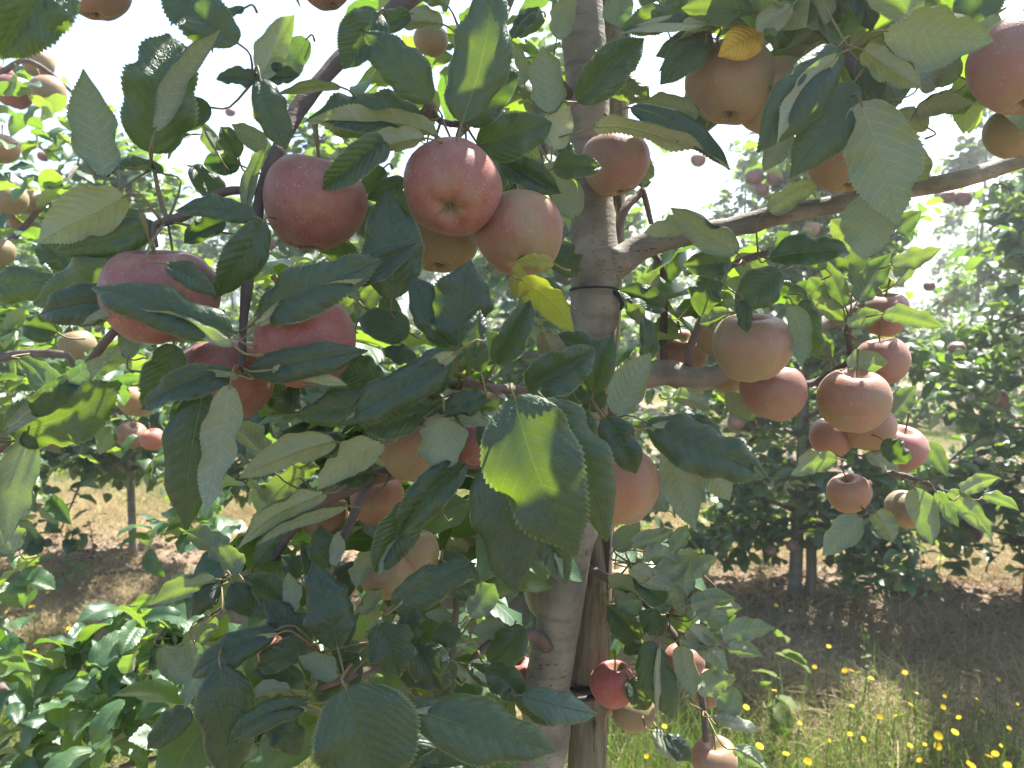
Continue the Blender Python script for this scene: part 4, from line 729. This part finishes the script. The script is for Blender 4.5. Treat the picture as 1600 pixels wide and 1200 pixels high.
# ------------------------------------------------------------ rows of trees behind
def row_tree(base, h, rad, nleaf, label, group, seed, z0=.45, parts=True, trunk_r=.04, lean=(0, 0), napple=12, applab=None, size=(.065, .095)):
    rs = random.Random(seed); t = empty('apple_tree', (base.x, base.y, gz(base.x, base.y) * (base.y < 9))); tag(t, label, 'apple tree', group)
    b = t.location.copy()
    tube('trunk', [b + Vector((0, 0, -.03)), b + Vector((lean[0] * .3, lean[1] * .3, h * .3)), b + Vector((lean[0] * .7, lean[1], h * .6)), b + Vector((lean[0], lean[1], h * .97))], [trunk_r, trunk_r * .75, trunk_r * .5, trunk_r * .15], M_bark, t, n=4, sides=10, rough=.05, seed=seed, knots=3)
    tips = []
    for k in range(26 if parts else 12):
        z = z0 + (h - z0) * ((k + rs.random()) / (26 if parts else 12)) ** 1.35; a = k * 2.4 + rs.uniform(-.5, .5)
        f = (z - z0) / (h - z0); rr = rad * (1.0 - .62 * f ** 1.5) * rs.uniform(.7, 1.15) * (0.85 + .15 * min(1, f * 4))
        s = b + Vector((lean[0] * f, lean[1] * f, z)); o = Vector((math.cos(a), math.sin(a), 0))
        e = s + o * rr + Vector((0, 0, rs.uniform(-.28, .12))); m = s + o * rr * .5 + Vector((0, 0, rs.uniform(.0, .08)))
        if parts: tube('branch', [s, m, e], [.012, .008, .003], M_twig, t, n=3, sides=6, rough=.05, seed=seed * 31 + k)
        tips.append((s, m, e, o))
    it = []; spurs = max(1, nleaf // 6)
    for _ in range(spurs):
        s, m, e, o = rs.choice(tips); q = rs.uniform(.15, 1.12) ** .8
        p = (s.lerp(m, q * 2) if q < .5 else m.lerp(e, q * 2 - 1)) + Vector((rs.gauss(0, .06), rs.gauss(0, .06), rs.gauss(0, .07)))
        for _k in range(6):
            it.append((p + Vector((rs.gauss(0, .028), rs.gauss(0, .028), rs.gauss(0, .028))), rand_rot(rs, o * rs.uniform(0, .8)), rs.uniform(*size), rs.randrange(10)))
    if parts:
        it.sort(key=lambda q: (0 if in_view(q[0]) else 1, q[0].y - .8 * 0)); leaves_to_objects(t, it[:298], LOWME); leaves_to_stuff(t, it[298:], VLOW, M_leaf_lit)
    else: leaves_to_stuff(t, it, VLOW, M_leaf_lit)
    for k in range(napple):
        s, m, e, o = rs.choice(tips); p = m.lerp(e, rs.uniform(.2, 1.0)) + Vector((rs.gauss(0, .05), -abs(rs.gauss(.03, .08)), -.06)); x, y, d = pix(p)
        if not in_view(p): continue
        R = rs.uniform(.031, .038)
        apple(x, y, R * F / d, d, applab, rs.uniform(.5, 1), rs.choice([RED, PINK, (0.42, .10, .07)]), group='apples ' + (applab.split(' hanging ')[-1] if ' hanging ' in applab else 'on far trees'), low=True)
    return t
step = (B2 - A2) / 3.1
def at(k): return A2 + (B2 - A2) * (k / 3.0)
second = [(-2, 2.4, 'tree of the second row beyond the left edge, behind the neighbouring branches', 'far left tree'), (-1, 2.45, 'tree of the second row at the left edge of the picture, behind the near branches', 'left edge tree'), (0, 2.1, 'slender second row tree with bare thin trunk over sunlit soil at left', 'slender left tree'), (1, 2.05, 'second row tree seen through gaps left of the near trunk', 'tree left of the near trunk'),
          (2, 2.4, 'second row tree hidden mostly behind the near trunk and post', 'tree behind the near trunk'), (3, 2.15, 'second row tree with low dense bluish foliage and bare lower trunk at right', 'tree with the bare lower trunk'), (4, 2.25, 'tall second row tree at the right edge of the picture', 'right edge tree'), (5, 2.5, 'second row tree just outside the right edge', 'tree past the right edge')]
for i, (k, h, lab, short) in enumerate(second):
    p = at(k) + Vector((0, 0, 0)); p.z = 0
    row_tree(p, h, .52 if k >= 2 else .48, 4300 if k >= 2 else 3600, lab, 'apple trees in rows', 300 + i, z0=(.22 if k >= 2 else .45), trunk_r=.030 if k == 3 else .022, lean=(.05, .05) if k == 3 else (.02, 0),
             napple=15, applab='small apple hanging in the second row on the ' + short)
# wooden stakes of the second row
for (x, y, r, lab) in [(1600, 985, .02, 'thin dark stake at the right edge of the picture'), (1262, 950, .024, 'short wooden stake beside the bare trunk in the second row')]:
    g_ = G(x, y); st = empty('wooden_stake', (g_.x, g_.y, 0)); tag(st, lab, 'stake', 'wooden stakes of the second row')
    o = tube('shaft', [g_ + Vector((0, 0, -.05)), g_ + Vector((.01, 0, .8 if x > 1500 else .15)), g_ + Vector((.0, 0, 2.1 if x > 1500 else .33))], [r, r * .95, r * .9], M_post, st, n=4, sides=10, rough=.02, seed=int(x))
n = 0
ORD = ['first', 'second', 'third', 'fourth', 'fifth', 'sixth', 'seventh', 'eighth', 'ninth', 'tenth', 'eleventh', 'twelfth', 'thirteenth', 'fourteenth', 'fifteenth', 'sixteenth', 'seventeenth', 'eighteenth', 'nineteenth', 'twentieth', 'twenty-first', 'twenty-second', 'twenty-third', 'twenty-fourth', 'twenty-fifth', 'twenty-sixth']
for row in range(1, 5):
    spots = []
    for k in range(-4 - row * 2, 7 + row * 2):
        p = at(k * 1.0 + random.uniform(-.2, .2)) + ROWN * (3.1 * row); p.z = 0
        x, y, d = pix(p + Vector((0, 0, 1)))
        if d >= 1 and -260 <= x <= 1860: spots.append((x, p))
    spots.sort(key=lambda t: t[0])
    for i, (x, p) in enumerate(spots):
        ordn = ORD[row + 1]
        row_tree(p, random.uniform(2.0, 2.4) + (0.7 if x > 1080 else .15), .62, [0, 2600, 2000, 1200, 900][row], f'{ORD[min(i, 25)]} tree from the left in the {ordn} orchard row, far behind the near branches', 'distant apple trees of the ' + ordn + ' row', 500 + n,
                 z0=.28, parts=False, trunk_r=.025, napple=[0, 6, 3, 0, 0][row], applab=f'tiny apple hanging in the {ordn} orchard row far behind', size=(.07, .10)); n += 1
# background apples that stand out
gB = 'apples of the second row that stand out between the near leaves'
for (x, y, r, lab) in [(802, 78, 13, 'upper small pink apple seen high between the tall leaf and the trunk'), (816, 104, 13, 'lower small pink apple seen high between the tall leaf and the trunk'), (68, 244, 9, 'tiny red apple against the sky at upper left'), (86, 273, 10, 'tiny red apple just below another at upper left'),
 (318, 271, 9, 'tiny pink apple against white sky left of the big red apple'), (315, 294, 10, 'lowest of three tiny apples left of the big red apple'), (360, 175, 8, 'tiny red apple behind the leaves under the upper left limb'), (1091, 250, 12, 'small red apple against bright sky right of the trunk'), (1179, 276, 15, 'left red apple of the little trio above the long right limb'),
 (1212, 277, 15, 'right red apple of the little trio above the long right limb'), (1190, 296, 12, 'lowest apple of the little trio above the long right limb'), (1290, 560 + 10, 12, 'small background apple left of the right cluster'), (1495, 545, 13, 'left apple of three in the shaded foliage at right'), (1563, 560, 12, 'right apple of three in the shaded foliage at right'),
 (1452, 447, 9, 'small dull apple high in the right foliage'), (1560, 625, 15, 'brownish apple in deep shade at right'), (1505, 310, 14, 'pinkish apple under the long right limb near the right edge'), (1480, 308, 12, 'pink apple touching another under the long right limb'), (1238, 853, 10, 'bright red apple low on the bluish tree at right'), (1205, 861, 9, 'darker red apple low on the bluish tree at right'),
 (1150, 660, 14, 'dull pink apple in shade under the touching pair'), (460, 672, 7, 'tiny orange apple seen left of the centre leaves'), (390, 648, 8, 'tiny pink apple under the dark red apple')]:
    S(x, y, r, 3.25 if x > 1000 else 3.6, lab, .85, PINK if y > 500 else RED, group=gB, low=True)

# ------------------------------------------------------------ ground cover
def blades(name, pts, h, w, mat, spread=.5, seg=3):
    n = len(pts); r = np.random.default_rng(len(name) + n); a = r.uniform(0, 6.283, n); hh = h * r.uniform(.45, 1.2, n); ww = w * r.uniform(.6, 1.3, n)
    lean = r.normal(0, spread, (n, 2)); V = np.zeros((n, (seg + 1) * 2, 3)); dx, dy = np.cos(a), np.sin(a)
    for i in range(seg + 1):
        t = i / seg; wd = ww * (1 - t) ** .8 * .5 + 1e-4; cx = pts[:, 0] + lean[:, 0] * hh * t * t; cy = pts[:, 1] + lean[:, 1] * hh * t * t; cz = pts[:, 2] + hh * t * (1 - .25 * t * np.minimum(1.5, np.abs(lean).sum(1)))
        V[:, i * 2] = np.stack([cx - dx * wd, cy - dy * wd, cz], -1); V[:, i * 2 + 1] = np.stack([cx + dx * wd, cy + dy * wd, cz], -1)
    k = (seg + 1) * 2; base = np.arange(n)[:, None] * k
    Q = np.concatenate([base + np.array([i * 2, i * 2 + 1, i * 2 + 3, i * 2 + 2]) for i in range(seg)], 0)
    return tag(link(name, mesh_np(name, V.reshape(-1, 3), Q, [mat])), kind='stuff')
def scatter(n, cond, y0=1.7, y1=6.0, xr=4.5):
    r = np.random.default_rng(n); out = []
    while len(out) < n:
        X = r.uniform(-xr, xr, 4000); Y = y0 + (y1 - y0) * r.uniform(0, 1, 4000) ** 1.4
        for x, y in zip(X, Y):
            if abs(x) < y * .78 + .3 and r.random() < cond(x, y): out.append((x, y, gz(x, y) - .004))
            if len(out) >= n: break
    return np.array(out)
def clump(x, y): return .5 + .5 * math.sin(x * 3.1 + 1.3 * math.sin(y * 2.3)) * math.sin(y * 3.7 + x)
def per(x, y): q = (row_dist(x, y) - .12) / 3.1 + .5; return abs(q - math.floor(q) - .5) * 3.1
tag(blades('lawn_grass', scatter(42000, lambda x, y: max(0, min(1, (per(x, y) - .80) * 1.6)) * (.35 + .65 * clump(x, y)), 1.6, 8), .10, .0032, M_grass), 'green grass growing in the strip between the rows', 'grass')
tag(blades('tall_grass', scatter(8000, lambda x, y: max(0, min(1, (per(x, y) - .95) * 2)) * clump(x * 1.7, y), 1.6, 3.4), .24, .0034, M_grass, .35, 4), 'taller thin green grass stems among the yellow flowers', 'grass')
tag(blades('dry_grass', scatter(70000, lambda x, y: .9 * max(0, 1 - abs(per(x, y) - .80) / .72) * (.3 + .7 * clump(x * 1.3 + 2, y)), 1.7, 5.5), .13, .0042, M_straw, 1.3), 'matted straw-coloured dry grass along the soil strip', 'dry grass')
# soil clods and litter
def clods():
    r = np.random.default_rng(9); B = np.array([(1, 0, 0), (-1, 0, 0), (0, 1, 0), (0, -1, 0), (0, 0, 1), (0, 0, -1)], float)
    T = np.array([(0, 2, 4), (2, 1, 4), (1, 3, 4), (3, 0, 4), (2, 0, 5), (1, 2, 5), (3, 1, 5), (0, 3, 5)]); Vs, Ts = [], []
    pts = scatter(14000, lambda x, y: max(0, 1 - per(x, y) / .62), 1.8, 8)
    for i, p in enumerate(pts):
        s = .007 + .022 * r.random() ** 2.2; Vs.append(B * s * r.uniform(.5, 1.2, (6, 3)) * (1, 1, .6) + p + (0, 0, s * .2)); Ts.append(T + i * 6)
    tag(link('soil_clods', mesh_np('soil_clods', np.vstack(Vs), np.vstack(Ts), [M_clod], smooth=False)), 'loose crumbly soil clods under the second row', 'soil', kind='stuff')
clods()
def litter():
    rs = random.Random(4); root = empty('leaf_litter_root', (0, 0, 0)); it = []
    for p in scatter(3200, lambda x, y: max(.05, 1 - per(x, y) / .8), 1.8, 7):
        a = rs.uniform(0, 6.283); e1 = Vector((math.cos(a), math.sin(a), rs.gauss(0, .25))).normalized(); n_ = Vector((rs.gauss(0, .4), rs.gauss(0, .4), 1)); n_ = (n_ - e1 * n_.dot(e1)).normalized()
        it.append((Vector(p) + Vector((0, 0, .008)), Matrix((e1, n_.cross(e1), n_)).transposed(), rs.uniform(.02, .055), rs.randrange(10)))
    o = leaves_to_stuff(root, it, LOW, M_litter, 'leaf_litter'); o.parent = None; bpy.data.objects.remove(root); tag(o, 'dry brown fallen leaves scattered on the bare soil', 'leaf litter')
litter()
# yellow flowers: each a stalk and a head of petals
fv, fq, fm = [], [], []
for ring_, (nk, r0, lift) in enumerate([(13, 1.0, .05), (11, .68, .16)]):
    for k in range(nk):
        a = 6.2832 * (k + .5 * ring_) / nk; w = 2.6 / nk * r0; c_, s_ = math.cos(a), math.sin(a); n0 = len(fv)
        for (rad_, hw, zz) in [(.12, .3, .0), (.7, 1, lift), (1.0, .55, lift + .04)]:
            for sg in (-1, 1): fv.append((c_ * rad_ * r0 - s_ * sg * w * hw, s_ * rad_ * r0 + c_ * sg * w * hw, zz))
        fq += [(n0, n0 + 1, n0 + 3, n0 + 2), (n0 + 2, n0 + 3, n0 + 5, n0 + 4)]
FLOWER = mesh_np('flower_head', np.array(fv), np.array(fq), [M_petal], smooth=False)
cvv, cqq = tube_arrays([(0, 0, -.25), (0, 0, -.05), (0, 0, .12)], [.12, .26, .22], n=2, sides=8); CEN = mesh_np('flower_centre', cvv, cqq, [M_centre])
svv, sqq = tube_arrays([(0, 0, 0), (.04, .02, .4), (-.02, .05, .75), (0, 0, 1)], [.012, .01, .009, .008], n=3, sides=4); STALK = mesh_np('stalk', svv, sqq, [M_weed])
rs = random.Random(77)
fl = [(1210,1079,7),(1273,1042,6),(1320,1048,7),(1330,1048,6),(1361,1060,6),(1414,1051,6),(1432,1083,6),(1423,1101,6),(1474,1105,6),(1535,1112,7),(1498,1121,8),(1492,1144,11),(1466,1150,9),(1437,1188,8),(1422,1165,7),(1400,1118,6),(1349,1155,6),(1328,1147,7),(1296,1157,6),(1295,1010,5),(1167,998,7),(1145,1056,6),(1166,1105,8),(1187,1166,9),(1228,1178,7),(1262,1190,8),(1213,946,6),(1331,1103,6),(1577,1138,6),(1564,1165,6),(1545,1182,9),(1555,1178,9),(1514,1193,8),(1520,1198,8),(1465,1166,9),(1574,1196,8),(1445,1163,5),(1476,1088,5),(1526,1092,4),(1038,1135,7),(1010,1182,6),
      (22,944,6),(50,948,6),(10,956,6),(53,1018,7),(107,982,5),(66,1002,5),(30,1023,5),(1590,1100,5),(1375,1120,6),(745,985,6),(1250,1130,6),(95,1045,5),(8,925,6),(75,925,5),(224,1027,6),(1180,1190,7),(1560,1062,5)]
for (x, y, r) in fl:
    hgt = rs.uniform(.16, .30); top = G(x, y, hgt)
    if top.y > 3.2: hgt = .12; top = G(x, y, hgt)
    f = empty('yellow_flower', (top.x, top.y, gz(top.x, top.y))); hz = top.z - f.location.z
    side = 'left' if x < 400 else ('middle' if x < 1150 else 'right')
    tag(f, f'small yellow dandelion-like flower on a thin stalk in the grass at lower {side}' if side != 'middle' else 'small yellow flower in the grass seen through the near leaves low in the middle', 'flower', 'yellow flowers in the grass at lower ' + side)
    a = bpy.data.objects.new('stalk', STALK); COL.objects.link(a); a.parent = f; a.scale = (.14, .14, hz)
    d = pix(top)[2]; R = r * rs.uniform(.5, .82) * d / F
    q = Vector((rs.gauss(0, .4), rs.gauss(-.45, .4), 1)).to_track_quat('Z', 'Y').to_euler()
    b = bpy.data.objects.new('flower_head', FLOWER); COL.objects.link(b); b.parent = f; b.location = (0, 0, hz); b.scale = (R, R, R); b.rotation_euler = q
    c = bpy.data.objects.new('flower_centre', CEN); COL.objects.link(c); c.parent = b
# weeds
def weed(x, y, h, lab, leafmat, nl, ls, seed, name='weed', stalkmat=M_weed):
    g_ = G(x, y); w = empty(name, (g_.x, g_.y, gz(g_.x, g_.y))); tag(w, lab, 'weed'); rs = random.Random(seed); b = w.location.copy()
    tube('stalk', [b, b + Vector((.01, 0, h * .5)), b + Vector((-.01, .01, h))], [.003, .0025, .0015], stalkmat, w, n=3, sides=6)
    me = [mesh_np('weed_leaf', *l[:2], [leafmat], l[2]) for l in LOW[:3]]
    leaves_to_objects(w, [(b + Vector((rs.gauss(0, .012), rs.gauss(0, .012), h * rs.uniform(.15, 1))), rand_rot(rs), ls * rs.uniform(.6, 1.2), rs.randrange(3)) for _ in range(nl)], me, 'leaf')
weed(1085, 895, .26, 'bright yellow-green seedling standing on the sunlit soil right of the post', M_weedleaf, 22, .06, 1)
weed(1465, 905, .20, 'small yellow-green weed on the sunlit soil near the right edge', M_weedleaf, 12, .045, 2)
weed(145, 900, .24, 'dried reddish brown dock stalk standing on the sunlit soil at left', M_dock, 30, .028, 3, 'dock_stalk', M_dock)
weed(1435, 975, .24, 'dried dark red dock stalk in shade near the right edge', M_dock, 22, .022, 4, 'dock_stalk', M_dock)
weed(1208, 1170, .40, 'upright pale green thistle-like weed among the yellow flowers', M_weed, 9, .10, 5)
weed(1345, 1130, .30, 'thin branching green weed stem right of the lower branch', M_weed, 10, .03, 6)
# windfall apples
for (x, y, r, lab, b, c) in [(1318, 908, 6, 'yellow windfall apple lying on the sunlit soil under the right tree', .1, PINK), (1403, 948, 8, 'dark red windfall apple lying on the shaded soil at right', .95, RED), (1441, 950, 6, 'greenish windfall apple beside the dark red one on the soil', .1, PINK)]:
    g_ = G(x, y); d = pix(g_)[2]; a = S(x, y, r * 1.6, d, lab, b, c, axis=(1, .3, .2), group='windfall apples on the soil', low=True); a.location.z = gz(g_.x, g_.y) + .02
print('objects', len(bpy.data.objects))
# ------------------------------------------------------------ haze volume added to imitate the veil of glare
def haze():
    zt = max((o.matrix_world @ Vector(c)).z for o in bpy.data.objects if o.type == 'MESH' for c in o.bound_box) + .15
    x, y0, y1, zb = 402, -62, 502, -1.0
    V = [(-x, y0, zb), (x, y0, zb), (x, y1, zb), (-x, y1, zb), (-x, y0, zt), (x, y0, zt), (x, y1, zt), (-x, y1, zt)]
    Q = [(0, 3, 2, 1), (4, 5, 6, 7), (0, 1, 5, 4), (1, 2, 6, 5), (2, 3, 7, 6), (3, 0, 4, 7)]
    m = bpy.data.materials.new('glare_haze'); m.use_nodes = True; t = m.node_tree; t.nodes.clear()
    o_ = t.nodes.new('ShaderNodeOutputMaterial'); v = t.nodes.new('ShaderNodeVolumePrincipled'); v.inputs['Color'].default_value = (.95, .97, 1, 1)
    v.inputs['Density'].default_value = HAZE; v.inputs['Anisotropy'].default_value = 0.7; t.links.new(v.outputs[0], o_.inputs['Volume'])
    tag(link('haze', mesh_np('haze', np.array(V, float), np.array(Q), [m], smooth=False)), kind='stuff')
HAZE = 0.015
bpy.context.view_layer.update()
haze()
